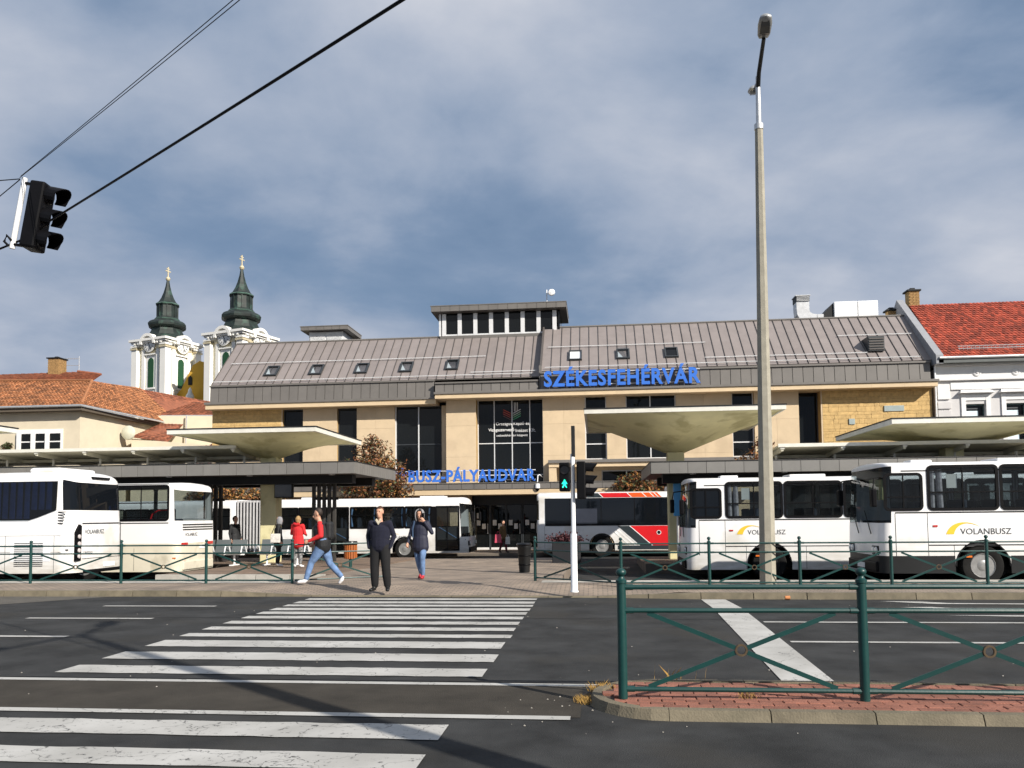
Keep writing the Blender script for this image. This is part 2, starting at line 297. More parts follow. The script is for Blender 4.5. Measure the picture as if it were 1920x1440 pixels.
for pts in ([(5.2, 15.62), (5.9, 15.55), (6.3, 15.3), (8.5, 15.2), (8.5, 15.08), (6.0, 15.15)], [(5.2, 14.62), (5.75, 14.68), (6.0, 14.52), (7.6, 14.5), (7.6, 14.42), (5.9, 14.42)], [(5.5, 13.50), (6.9, 13.55), (6.6, 13.36)]):
    MB().add([(x, y, .009) for x, y in pts], [tuple(range(len(pts)))]).build('worn_arrow_marking', paint_worn, road)
for x0, x1, y in ((-40, -5.95, 12.98), (-1.15, 30, 12.98), (-40, 30, 8.03), (-40, 12, 3.6)):
    n_ = 60; vs = []
    for k in range(n_ + 1):
        x = x0 + (x1 - x0) * k / n_; j = random.uniform(-.012, .012); vs += [(x, y + j - .012, .0062), (x, y + j + random.uniform(.004, .016), .0062)]
    MB().add(vs, [(2 * k, 2 * k + 2, 2 * k + 3, 2 * k + 1) for k in range(n_)]).build('asphalt_seam', mat('tar', (.008, .008, .008), .6), road)
# gravel crumbs and litter on the carriageway
mb = MB(); R_ = random.Random(3)
for k in range(120):
    if k < 85: x, y = R_.uniform(-9, 6), R_.uniform(5.2, 16)
    else: x, y = R_.gauss(-0.1, .45), R_.gauss(7.0, .35)
    s_ = R_.uniform(.004, .011); mb.lathe([(s_, 0.004), (s_ * .8, s_ * .9), (s_ * .2, s_ * 1.3)], 5, (x, y, 0))
o = mb.build('gravel', mat('gravel', (0.30, 0.28, 0.25), .9, var=.3, scale=40)); o['kind'] = 'stuff'; o['label'] = 'scattered pale gravel crumbs on the asphalt'
# ---- far pavement with kerb stones
def kerb_y(x):
    P = [(-90, 16.55), (-6, 16.44), (.3, 16.26), (2, 15.97), (90, 15.85)]
    for (a, ya), (b, yb) in zip(P, P[1:]):
        if x <= b: return ya + (yb - ya) * (x - a) / (b - a)
    return P[-1][1]
def kerb_z(x):
    if -6.0 <= x <= .3: return .022
    if -8.2 < x < -6: return .022 + (.12 - .022) * (-6 - x) / 2.2
    if .3 < x < 1.6: return .022 + (.12 - .022) * (x - .3) / 1.3
    return .12
xs = [-90, -30, -12, -8.2, -7.4, -6.6, -6, -4, -2, .3, .8, 1.6, 2.0, 4, 8, 14, 30, 90]
mb = MB(); vs = []
for x in xs: vs += [(x, kerb_y(x) + .14, kerb_z(x)), (x, kerb_y(x) + 1.4, .12), (x, 19.1, .12), (x, 19.1, -.3)]
mb.add(vs, [(4 * i + j, 4 * i + 4 + j, 4 * i + 5 + j, 4 * i + 1 + j) for i in range(len(xs) - 1) for j in range(3)])
pavement = struct(mb.build('pavement', pave))
x = -24.0
while x < 16:
    x1 = x + .985; ya, yb = kerb_y(x), kerb_y(x1); za, zb = kerb_z(x), kerb_z(x1); d = random.uniform(-.006, .006)
    MB().hexa([(x, ya + d, -.05), (x1, yb + d, -.05), (x1, yb + .15, -.05), (x, ya + .15, -.05), (x, ya + .035 + d, za + .004), (x1, yb + .035 + d, zb + .004), (x1, yb + .15, zb + .004), (x, ya + .15, za + .004)]).build('kerb_stone', concrete, pavement)
    x += 1.0
for x0, x1 in ((-60, -7.3), (-1.3, 60)): sheet('concrete_edging', x0, x1, 18.5, 19.1, .124, concrete_l, pavement)
# ---- bus yard, plaza and platforms
ys = [(19.1, -.05), (19.8, -.06), (24, -.31), (36, -.33), (75, -.33)]
mb = MB(); mb.add([p for y, z in ys for p in ((-110, y, z), (110, y, z))], [(2 * i, 2 * i + 1, 2 * i + 3, 2 * i + 2) for i in range(len(ys) - 1)])
struct(mb.build('bus_yard', asphalt))
def slab(name, x0, x1, y0, y1, za, zb, m):
    return struct(MB().hexa([(x0, y0, za - .4), (x1, y0, za - .4), (x1, y1, zb - .4), (x0, y1, zb - .4), (x0, y0, za), (x1, y0, za), (x1, y1, zb), (x0, y1, zb)]).build(name, m))
slab('plaza', -7.4, -.9, 19.1, 33.6, .118, -.10, pave)
pfl = slab('platform', -12.6, -7.42, 22.0, 33.3, .07, -.04, pave2)
slab('platform_rear', -60, -12.62, 27.6, 33.3, .02, -.04, pave2)
pfr = slab('platform_right', 1.6, 60, 27.2, 33.3, .02, -.05, pave2)
slab('station_pavement', -40, 60, 40.2, 52, -.20, -.20, pave)
x = -12.6
while x < -7.6:
    MB().hexa([(x, 21.84, -.2), (x + .98, 21.84, -.2), (x + .98, 22.0, -.2), (x, 22.0, -.2), (x, 21.86, .078), (x + .98, 21.86, .078), (x + .98, 22.0, .078), (x, 22.0, .078)]).build('kerb_stone', concrete_l, pfl); x += 1.0
# ---- median island with red pavers
IX0, IY0, IY1 = 0.55, 6.60, 7.92; RI = (IY1 - IY0) / 2; IYC = (IY0 + IY1) / 2
def island_pts(off):
    r = RI - off; a = [(30, IY0 + off)] + [(IX0 + r * math.cos(t), IYC + r * math.sin(t)) for t in [rad(270 - 180 * k / 14) for k in range(15)]] + [(30, IY1 - off)]
    return a
isl = struct(MB().prism(island_pts(.05), -.02, .055, 'z').build('island', mat('sand_joint', (0.07, 0.045, 0.035), .95)))
outer, inner, bot = island_pts(.045), island_pts(.125), island_pts(0)
def kerb_piece(o0, o1, i0, i1, b0, b1):
    MB().hexa([(*b0, -.02), (*b1, -.02), (*i1, -.02), (*i0, -.02), (*o0, .080), (*o1, .080), (*i1, .084), (*i0, .084)]).build('kerb_stone', concrete, isl)
def lerp2(a, b, t): return (a[0] + (b[0] - a[0]) * t, a[1] + (b[1] - a[1]) * t)
for s_, idx in ((0, 0), (1, 15)):          # straight sides in 1 m stones
    for k in range(9):
        xa, xb = IX0 + k * .8 + .005, IX0 + (k + 1) * .8 - .005
        yo, yi, yb_ = (IY0 + .045, IY0 + .125, IY0) if s_ == 0 else (IY1 - .045, IY1 - .125, IY1)
        kerb_piece((xa, yo), (xb, yo), (xa, yi), (xb, yi), (xa, yb_), (xb, yb_))
for k in range(1, 15, 2):
    if k + 2 <= 15:
        for a in (k, k + 1):
            kerb_piece(lerp2(outer[a], outer[a + 1], .0), lerp2(outer[a], outer[a + 1], .985 if a == k + 1 else 1), inner[a], lerp2(inner[a], inner[a + 1], .985 if a == k + 1 else 1), bot[a], lerp2(bot[a], bot[a + 1], .985 if a == k + 1 else 1))
pm = MB().bbox(-.0965, .0965, -.0465, .0465, -.03, 0, .006).mesh('paver', mats=[brick_red])
for r in range(10):
    y = IY0 + .178 + r * .1
    for c in range(33):
        x = .02 + c * .2 + (.1 if r % 2 else 0)
        dx = abs(y - IYC); lim = IX0 - math.sqrt(max(0, (RI - .13) ** 2 - dx * dx))
        if x - .1 < lim - .02 or x > 6: continue
        put('paver', pm, isl, (x, y, .085 + random.uniform(-.004, .003)), rz=random.uniform(-.02, .02))
def tuft(name, label, x, y, z, n, h, spread, m, seed):
    rr = random.Random(seed); mb = MB()
    for _ in range(n):
        a = rr.uniform(0, 6.28); d = rr.uniform(0, spread); bx, by = x + d * math.cos(a), y + d * .7 * math.sin(a); hh = h * rr.uniform(.4, 1); lean = rr.uniform(.2, .9) * hh; a2 = rr.uniform(0, 6.28)
        w = .0022; mb.add([(bx - w, by, z), (bx + w, by, z), (bx + lean * .5 * math.cos(a2) + w, by + lean * .5 * math.sin(a2), z + hh * .6), (bx + lean * math.cos(a2), by + lean * math.sin(a2), z + hh)], [(0, 1, 2, 3)])
    o = mb.build(name, m); o['kind'] = 'stuff'; o['label'] = label; return o
straw = mat('dry_grass', (0.36, 0.22, 0.06), .9, var=.4, scale=30)
tuft('dry_weeds', 'dry yellow weeds at the rounded nose of the island', -.10, 7.20, 0, 260, .08, .13, straw, 1)
tuft('dry_weeds', 'dry straw weeds behind the post at the nose of the island', .04, 7.58, .02, 260, .10, .16, straw, 2)
tuft('dry_weeds', 'thin dry stalks along the foot of the island fence', .75, 7.85, .02, 14, .22, .3, straw, 4)
tuft('dry_weeds', 'small dry tuft between the red pavers', 1.25, 7.12, .085, 60, .05, .12, straw, 5)

# ================================================================== green railings
def fence(name, label, posts, zb, group, rails=(1.03, .84, .20), H=1.05, pr=.034, rr=.017, first=0):
    x0, y0 = posts[0]; t = thing(name, label, 'fence', (x0, y0, zb), 0, group)
    prof = [(pr * 1.0, 0), (pr, .0), (pr, H - .13), (pr * 1.18, H - .125), (pr * 1.18, H - .10), (pr * .9, H - .095), (pr * .62, H - .075), (pr * .62, H - .068)] + [(pr * 1.12 * math.sin(rad(a)) + .0005, H - .034 - .037 * math.cos(rad(a))) for a in range(30, 181, 25)]
    pm = MB().lathe(prof, 14).mesh('post', True, [green])
    for x, y in posts[first:]: put('post', pm, t, (x - x0, y - y0, 0), local=True)
    for i, ((xa, ya), (xb, yb)) in enumerate(zip(posts, posts[1:])):
        a = Vector((xa - x0, ya - y0, 0)); b = Vector((xb - x0, yb - y0, 0)); d = (b - a).normalized(); ln = (b - a).length
        for z in rails:
            z -= zb; MB().tube([a + d * .03 + Vector((0, 0, z)), b - d * .03 + Vector((0, 0, z))], rr, 8).build('rail', green, t, True, True)
            for q, sgn in ((a, 1), (b, -1)):
                MB().tube([q + d * sgn * .03 + Vector((0, 0, z)), q + d * sgn * .10 + Vector((0, 0, z))], rr * 1.25, 8).build('rail_socket', green, t, True, True)
        zt, zl = rails[1] - zb - .02, rails[2] - zb + .02; e0, e1 = a + d * ln * .11, b - d * ln * .11; c = (a + b) / 2 + Vector((0, 0, (zt + zl) / 2))
        for p, q in (((e0, zt), (e1, zl)), ((e0, zl), (e1, zt))):
            P, Q = p[0] + Vector((0, 0, p[1])), q[0] + Vector((0, 0, q[1]))
            for s_, e_ in ((P, c), (c, Q)):
                dd = (e_ - s_).normalized(); nn = Vector((-d.y, d.x, 0)) * .005; up = dd.cross(nn).normalized() * .019
                g = dd * .055; s2, e2 = (s_, e_ - g) if e_ is c else (s_ + g, e_)
                MB().hexa([s2 - up - nn, e2 - up - nn, e2 - up + nn, s2 - up + nn, s2 + up - nn, e2 + up - nn, e2 + up + nn, s2 + up + nn]).build('brace', green, t, local=True)
        mb = MB(); n = 18; dep = Vector((-d.y, d.x, 0)) * .012
        vs = []
        for k in range(n):
            t_ = 2 * math.pi * k / n; u = d * math.cos(t_) + Vector((0, 0, 1)) * math.sin(t_); vs += [c + u * .052 - dep, c + u * .036 - dep, c + u * .036 + dep, c + u * .052 + dep]
        mb.add(vs, [(4 * k + j, 4 * k + (j + 1) % 4, 4 * ((k + 1) % n) + (j + 1) % 4, 4 * ((k + 1) % n) + j) for k in range(n) for j in range(4)]).build('ring', rust, t, local=True)
    return t
G = 'dark green pedestrian railings'
fence('railing', 'dark green railing on the red paved median island, nearest the camera', [(.2, 7.02), (2.2, 7.04), (4.2, 7.06), (6.2, 7.08)], .085, G, rails=(1.03, .83, .165), H=1.105, pr=.04, rr=.021)
fence('railing', 'dark green railing in front of the two left white buses', [(-18.2, 18.5), (-16.0, 18.45), (-13.84, 18.4), (-11.46, 18.36), (-9.29, 18.33), (-7.15, 18.3)], .12, G)
fence('railing', 'dark green railing in front of the parked buses on the right', [(-1.47, 19.0), (.5, 17.43), (2.37, 17.5), (4.24, 17.5), (6.07, 17.45), (7.93, 17.4), (9.8, 17.4), (11.7, 17.4)], .12, G)
fence('railing', 'short dark green railing section behind the walking man in the red-sleeved vest', [(-7.13, 18.31), (-5.25, 19.5)], .12, G, first=1)
# ================================================================== STATION BUILDING
st = thing('station_building', 'long bus station with cream stone facade, zinc standing-seam roof and blue lettering', 'building', (-2, 44, -.33))
YL, YR = 44.0, 43.6
def W(name, m=None): return name
MB().box(-22.0, 17.5, 44.75, 51, -.33, 9.3).build('core_wall', dark_room, st)
# walls left around openings: (x0,x1,z0,z1) rectangles clad with separate stone panels
def clad(rects, y, pw=1.25, zl=(3.4, 4.95, 6.68, 8.15), m=stone, depth=.05):
    for x0, x1, z0, z1 in rects:
        MB().box(x0, x1, y + depth, y + .72, z0, z1).build('wall', joint_m, st)
        n = max(1, round((x1 - x0) / pw)); w = (x1 - x0) / n; zs = [z0] + [z for z in zl if z0 + .25 < z < z1 - .25] + [z1]
        for i in range(n):
            for a, b in zip(zs, zs[1:]):
                MB().box(x0 + i * w + .003, x0 + (i + 1) * w - .003, y + random.uniform(-.002, .002), y + depth + .004, a + .003, b - .003).build('stone_panel', m, st)
clad([(-17.9, -17.83, 3.4, 7.9), (-16.62, -14.61, 3.4, 7.9), (-13.46, -11.26, 3.4, 7.9), (-8.57, -8.25, 3.4, 7.9), (-17.83, -16.62, 3.4, 3.85), (-14.61, -13.46, 3.4, 3.85), (-11.26, -8.57, 3.4, 3.95)], YL)
clad([(-8.24, -6.56, 3.4, 8.2), (-2.86, -.56, 3.4, 8.2), (.62, 1.66, 4.68, 8.2), (4.36, 7.3, 4.68, 8.2), (8.46, 10.77, 4.68, 8.2), (-.56, 10.77, 4.1, 4.68), (11.9, 11.98, 3.4, 8.2)], YR)
clad([(-.56, .3, 3.4, 4.1), (3.0, 4.6, 3.4, 4.1), (7.0, 10.77, 3.4, 4.1)], YR)
def rough(x0, x1, z0, z1, y):
    MB().box(x0, x1, y + .06, y + .72, z0, z1).build('wall', joint_m, st)
    sm = MB().bbox(-.5, .5, -.5, .5, -.5, .5, .04).mesh('rough_stone', mats=[ochre]); z = z0
    while z < z1 - .05:
        h = random.choice((.13, .17, .21, .26)); h = min(h, z1 - z); x = x0
        while x < x1 - .02:
            w = random.uniform(.22, .6); w = min(w, x1 - x)
            if x1 - x - w < .15: w = x1 - x
            d = random.uniform(-.006, .010); put('rough_stone', sm, st, (x + w / 2, y + .055 + d, z + h / 2), scale=(w - .007, .11, h - .007)); x += w
        z += h
rough(-22.05, -17.9, 5.0, 7.9, YL); rough(11.98, 17.52, 4.6, 8.2, YR)
clad([(-22.05, -17.9, 3.4, 5.0), (11.98, 17.52, 3.4, 4.6)], YL)
for x, z, w, h in ((15.6, 7.1, 1.0, .3), (13.45, 6.45, .3, .3)): MB().bbox(x - w / 2, x + w / 2, YR - .05, YR + .05, z - h / 2, z + h / 2, .01).build('vent_plate', mat('vent_plate', (.3, .36, .36), .5), st)
# windows: frame bars, panes
def window(x0, x1, z0, z1, y, mull=(), trans=(), rec=.22, fw=.06, fm=None, g=None, blind=None):
    fm = fm or alu; w = MB(); y0 = y + rec
    for a, b in ((x0, x0 + fw), (x1 - fw, x1)): w.box(a, b, y0, y0 + .09, z0, z1)
    for a, b in ((z0, z0 + fw), (z1 - fw, z1)): w.box(x0 + fw, x1 - fw, y0, y0 + .09, a, b)
    f = w.build('window', fm, st)
    for x in mull: MB().box(x - fw / 2, x + fw / 2, y0 - .01, y0 + .085, z0 + fw, z1 - fw).build('mullion', fm, f)
    for z in trans: MB().box(x0 + fw, x1 - fw, y0 - .006, y0 + .08, z - fw / 2, z + fw / 2).build('transom', fm, f)
    xs_ = [x0 + fw] + sorted(mull) + [x1 - fw]; zs_ = [z0 + fw] + sorted(trans) + [z1 - fw]
    for a, b in zip(xs_, xs_[1:]):
        for c, d in zip(zs_, zs_[1:]):
            MB().box(a + .005, b - .005, y0 + .03, y0 + .045, c + .005, d - .005).build('pane', g or win_glass, f)
    if blind:
        for a, b, c, d in blind: MB().box(a, b, y0 + .16, y0 + .18, c, d).build('blind', mat('blind', (.30, .32, .34), .8), f)
    return f
darkf = mat('dark_frame', (.03, .035, .04), .5)
window(-17.83, -16.62, 3.85, 7.9, YL, trans=(6.0,), fm=darkf); window(-14.61, -13.46, 3.85, 7.9, YL, trans=(6.0,), fm=darkf, blind=[(-14.5, -13.6, 6.1, 7.1)])
window(-11.26, -8.57, 3.95, 7.9, YL, mull=(-9.92,), trans=(5.75,), fm=darkf, blind=[(-9.8, -8.9, 6.2, 7.55)])
MB().box(-9.95, -9.89, YL + .16, YL + .215, 3.98, 7.88).build('mullion_cover', alu, st); MB().box(-11.27, -11.2, YL + .1, YL + .215, 3.95, 7.9).build('window_trim', alu, st)
window(-6.56, -2.86, 3.42, 8.2, YR, mull=(-5.62, -4.62, -3.62), trans=(5.72, 3.95), rec=.62, fw=.05)
window(-.56, .62, 4.7, 8.2, YR, trans=(5.55, 6.2)); window(1.66, 4.36, 4.7, 8.2, YR, mull=(2.98,), trans=(6.9,), blind=[(1.8 + .11 * k, 1.87 + .11 * k, 4.8, 6.8) for k in range(22)])
window(7.3, 8.46, 4.7, 8.2, YR, trans=(5.5, 6.6)); window(10.77, 11.9, 4.5, 8.2, YR, rec=.6, fm=darkf)
window(.3, 3.0, 3.45, 4.1, YR, mull=(1.65,)); window(4.6, 7.0, 3.45, 4.1, YR, mull=(5.8,))
# sign lettering printed on the entrance glazing
prt = mat('print_white', (.75, .75, .75), .6)
for s_, x, z, w in (('Országos Képző és', -5.52, 6.68, 1.85), ('Vizsgaszervező', -5.95, 6.34, 1.45), ('Intézet', -4.42, 6.34, .68), ('Kft.', -3.66, 6.34, .36), ('székesfehérvári központ', -5.5, 6.06, 1.75)):
    me = fit(text_me(s_, .3, .002, .004 if 'V' in s_ else 0, [prt]), w); put('window_lettering', me, st, (x, YR + .60, z))
for k in range(4):      # line emblem above the lettering: left half red strokes, right half white to green
    for sgn, cols in ((-1, ((.5, .06, .03), (.5, .06, .03), (.4, .05, .03), (.12, .05, .04))), (1, ((.7, .7, .7), (.5, .6, .5), (.25, .5, .3), (.1, .4, .2)))):
        m = mat('emblem_%d_%d' % (sgn, k), cols[k], .6); xc = -4.62 + sgn * .07; z = 7.55 - k * .12
        MB().hexa([(xc, YR + .598, z - .18), (xc + sgn * .42, YR + .598, z + .04), (xc + sgn * .42, YR + .603, z + .04), (xc, YR + .603, z - .18), (xc, YR + .598, z - .14), (xc + sgn * .42, YR + .598, z + .08), (xc + sgn * .42, YR + .603, z + .08), (xc, YR + .603, z - .14)]).build('emblem_stroke', m, st)
for k in range(3): MB().box(-4.5 + .09 * k, -4.47 + .09 * k, YR + .598, YR + .603, 7.5 + .0 * k, 8.0).build('emblem_stroke', prt, st)
# cornices
def cornice(x0, x1, y0, zc0, zc1, cap, n):
    w = (x1 - x0) / n
    for i in range(n): MB().box(x0 + i * w + .002, x0 + (i + 1) * w - .002, y0, 44.4, zc0, zc1).build('cornice_stone', stone_b, st)
    MB().box(x0 - .05, x1 + .05, y0 - .07, 44.5, zc1 + .003, zc1 + cap).build('gutter', zinc_d, st)
cornice(-22.1, -8.75, 43.25, 7.90, 8.16, .13, 8); cornice(-8.72, 17.55, 42.85, 8.12, 8.36, .12, 16)
# mansard band panels
def band(x0, x1, y, z0, z1, w=.53):
    MB().box(x0, x1, y + .1, 44.8, z0 + .04, z1).build('band_backing', black, st)
    n = round((x1 - x0) / w); w = (x1 - x0) / n
    pm = MB().hexa([(.014, 0, 0), (w - .014, 0, 0), (w - .014, .03, 0), (.014, .03, 0), (.014, .06, z1 - z0), (w - .014, .06, z1 - z0), (w - .014, .09, z1 - z0), (.014, .09, z1 - z0)]).mesh('band_panel', mats=[zinc_d])
    for i in range(n): put('band_panel', pm, st, (x0 + i * w, y, z0))
    MB().box(x0, x1, y - .02, y + .2, z1 + .003, z1 + .09).build('ledge', zinc_d, st)
band(-22.0, -8.9, 43.55, 8.29, 9.22); band(-8.8, -3.05, 43.25, 8.49, 9.0); band(-2.95, 17.4, 43.3, 8.49, 9.42)
# standing seam roof panels
def roof(x0, x1, y0, z0, y1, z1, w):
    ln = math.hypot(y1 - y0, z1 - z0); ang = math.atan2(z1 - z0, y1 - y0)
    MB().add([(x0, y0, z0 - .06), (x1, y0, z0 - .06), (x1, y1, z1 - .06), (x0, y1, z1 - .06), (x0, y1 + 3.6, z0), (x1, y1 + 3.6, z0)], [(0, 1, 2, 3), (3, 2, 5, 4), (0, 3, 4), (1, 5, 2)]).build('roof_deck', zinc_d, st)
    pm = MB(); pm.box(.0, w - .004, 0, ln, -.03, 0, 0); pm.box(-.013, .013, 0, ln, -.03, .045, 1); me = pm.mesh('roof_panel', mats=[zinc, seam_m])
    n = round((x1 - x0) / w)
    for i in range(n):
        o = put('roof_panel', me, st, (x0 + i * w, y0, z0)); o.rotation_euler = (ang, 0, 0); o.scale = ((x1 - x0) / n / w, 1, 1)
    MB().tube([(x0, y1, z1 + .02), (x1, y1, z1 + .02)], .07, 6).build('ridge_cap', zinc_d, st)
    def on(x, t, h=0): return (x, y0 + (y1 - y0) * t - math.sin(ang) * h, z0 + (z1 - z0) * t + math.cos(ang) * h)
    return on, ang
onL, angL = roof(-22.0, -3.0, 43.75, 9.36, 47.0, 12.45, .528)
onR, angR = roof(-2.9, 17.6, 43.5, 9.60, 47.0, 12.80, .527)
MB().box(-3.02, -2.88, 43.4, 47.0, 8.6, 9.9).build('roof_step', zinc_d, st)
MB().prism([(43.4, 9.4), (43.5, 9.75), (47.0, 12.95), (47.0, 12.2)], -3.0, -2.90, 'x').build('roof_step_wall', seam_m, st)
def guard(on, x0, x1, t, h=.1):
    MB().tube([on(x0, t, h), on(x1, t, h)], .022, 6).build('snow_guard', alu, st)
    x = x0 + .3
    while x < x1: MB().tube([on(x, t, 0), on(x, t, h)], .016, 5).build('guard_bracket', alu, st); x += 1.06
guard(onL, -21.5, -6.2, .47); guard(onL, -21.9, -3.4, .03, .14); guard(onL, -6.9, -3.2, .10); guard(onR, -2.6, 6.2, .50); guard(onR, -2.7, 17.0, .03, .14); guard(onR, 6.0, 14.5, .16); guard(onR, 13.4, 17.3, .55)
def skylight(on, ang, x, t, w=.74, h=.98, open_=0.0, gm=None):
    p = on(x, t); o = thing('skylight', '', '', p); e = o
    del e['label'], e['category']; e.parent = st; e.matrix_parent_inverse = Matrix.Translation(-st.location); e.rotation_euler = (ang, 0, 0)
    f = MB()
    for a, b in ((-w / 2, -w / 2 + .08), (w / 2 - .08, w / 2)): f.box(a, b, 0, h, -.02, .12)
    for a, b in ((0, .08), (h - .08, h)): f.box(-w / 2 + .08, w / 2 - .08, a, b, -.02, .12)
    f.build('frame', darkf, e, local=True)
    s = MB().add([(-w / 2 + .08, .08, .06), (w / 2 - .08, .08, .06), (w / 2 - .08, h - .08, .06), (-w / 2 + .08, h - .08, .06)], [(0, 1, 2, 3)]).build('pane', gm or glass('skylight_glass', (.9, .95, 1), .88), e, local=True)
    if open_: s.rotation_euler = (open_, 0, 0)
    MB().box(-w / 2 + .08, w / 2 - .08, .08, h - .08, -.02, .0).build('blind', mat('skylight_shade', (.03, .04, .055), .8), e, local=True)
    if gm is None: MB().add([(-w / 2 + .09, .09, .05), (-w / 2 + .40, .09, .05), (-w / 2 + .09, .78, .05)], [(0, 1, 2)]).build('curtain', mat('blind_pale', (.62, .64, .62), .8), e, local=True)  # pale triangle paints the sunlit inner reveal of the skylight
for x, p in zip((-18.74, -16.05, -13.35, -10.73, -8.07), (.17, .17, .17, .17, .19)): skylight(onL, angL, x, p)
skylight(onR, angR, -1.05, .20, gm=mat('skylight_white', (.72, .75, .78), .3)); skylight(onR, angR, 1.6, .20, open_=.25); skylight(onR, angR, 4.25, .20, gm=tint_glass)
x, y, z = onR(15.0, .30)
v = MB().bbox(x - .42, x + .42, y - .5, y + .9, z - .3, z + .52, .02).build('roof_vent', darkf, st)
for k in range(5): MB().box(x - .38, x + .38, y - .54, y - .505, z - .22 + .14 * k, z - .16 + .14 * k).build('louvre', seam_m, v)
# glazed lantern on the ridge
def hip_cap(x0, x1, y0, y1, z0, h, ov, name, n):
    c = MB().box(x0 - ov, x1 + ov, y0 - ov, y1 + ov, z0 + .02, z0 + h - .02).build(name, seam_m, st); w = (x1 - x0 + 2 * ov) / n
    for i in range(n): MB().box(x0 - ov + i * w + .01, x0 - ov + (i + 1) * w - .01, y0 - ov - .02, y0 - ov - .001, z0 + .03, z0 + h - .03).build('edge_panel', zinc_d, c)
    m2 = max(2, round((y1 - y0 + 2 * ov) / w)); w2 = (y1 - y0 + 2 * ov) / m2
    for i in range(m2): MB().box(x1 + ov + .001, x1 + ov + .02, y0 - ov + i * w2 + .01, y0 - ov + (i + 1) * w2 - .01, z0 + .03, z0 + h - .03).build('edge_panel', zinc_d, c)
    MB().box(x0 - ov - .04, x1 + ov + .04, y0 - ov - .04, y1 + ov + .04, z0 + h - .018, z0 + h + .03).build('roof_sheet', zinc_d, c)
MB().box(-9.1, -2.15, 47.0, 50, 12.0, 13.8).build('lantern_core', dark_room, st)
lan = MB().box(-9.2, -2.05, 46.85, 50.1, 11.8, 12.5).build('lantern_base', zinc_d, st)
n = 7; w = (7.15 - .5) / n
for i in range(n + 1):
    x = -8.95 + i * w; MB().box(x - .12, x + .12, 46.85, 46.97, 12.502, 13.84).build('lantern_post', alu, lan)
for i in range(n):
    x = -8.95 + i * w; MB().box(x + .12, x + w - .12, 46.9, 46.92, 12.53, 13.82).build('lantern_pane', win_glass, lan); MB().box(x + .12, x + w - .12, 46.86, 46.895, 12.505, 12.59).build('pane_bar', alu, lan)
for s_, x in ((-1, -9.2), (1, -2.05)):
    MB().box(x - .06, x + .06, 46.86, 50.1, 12.502, 13.84).build('lantern_side', alu if s_ < 0 else win_glass, lan)
hip_cap(-9.2, -2.05, 46.85, 50.0, 13.86, .36, .45, 'lantern_roof', 14)
cup = MB().box(-17.5, -15.35, 47.3, 49.4, 11.8, 13.12).build('cupola', alu, st)
for k in range(9): MB().hexa([(-17.42, 47.24, 12.45 + .07 * k), (-16.46, 47.24, 12.45 + .07 * k), (-16.46, 47.3, 12.49 + .07 * k), (-17.42, 47.3, 12.49 + .07 * k), (-17.42, 47.24, 12.48 + .07 * k), (-16.46, 47.24, 12.48 + .07 * k), (-16.46, 47.3, 12.52 + .07 * k), (-17.42, 47.3, 12.52 + .07 * k)]).build('louvre', white_paint, cup); MB().box(-16.38, -15.42, 47.25, 47.298, 12.45 + .07 * k, 12.48 + .07 * k).build('louvre', white_paint, cup)
hip_cap(-17.5, -15.35, 47.3, 49.4, 13.13, .26, .4, 'cupola_roof', 6)
# ground floor: lower canopy band, recessed wall, doors
def low_canopy(x0, x1, y0, z0, n):
    c = MB().box(x0, x1, y0 + .03, 44.7, z0, z0 + .27).build('canopy_band', stone_b, st)
    MB().box(x0, x1, y0 + .02, 44.6, z0 + .273, z0 + .60).build('canopy_backing', seam_m, c); w = (x1 - x0) / n
    for i in range(n): MB().box(x0 + i * w + .01, x0 + (i + 1) * w - .01, y0 - .01, y0 + .017, z0 + .29, z0 + .57).build('canopy_panel', zinc_d, c)
    MB().box(x0 - .03, x1 + .03, y0 - .05, 43.58, z0 + .603, z0 + .64).build('canopy_sheet', zinc_d, c)
low_canopy(-21.5, 8.5, 42.3, 2.82, 44)
MB().box(-2.5, 10.4, 42.6, 43.55, 4.24, 4.46).build('upper_canopy_band', stone_b, st); MB().box(-2.53, 10.43, 42.5, 43.55, 4.463, 4.62).build('upper_canopy_sheet', zinc_d, st)
MB().box(-2.5, -2.1, 42.65, 43.55, 3.46, 4.237).build('canopy_cheek', stone, st)
gf = MB().box(-21.5, -8.0, 44.2, 44.7, -.33, 2.9).build('ground_wall', stone, st)
MB().box(-8.0, -6.9, 43.3, 44.2, -.33, 2.815).build('entrance_pier', stone, st); MB().box(-3.2, 8.2, 44.2, 44.7, -.33, 2.9).build('ground_wall', stone, st)
for x0, x1 in ((-20, -17), (-16, -12.5), (-11.5, -9.2), (-2.6, 1.5), (2.2, 7.6)):
    window(x0, x1, .5, 2.7, 43.94, mull=tuple(np.arange(x0 + 1, x1 - .3, 1.0)), rec=.2, fm=darkf)
dr = MB().box(-6.9, -3.2, 44.66, 44.74, 2.3, 2.82).build('door_header', darkf, st)
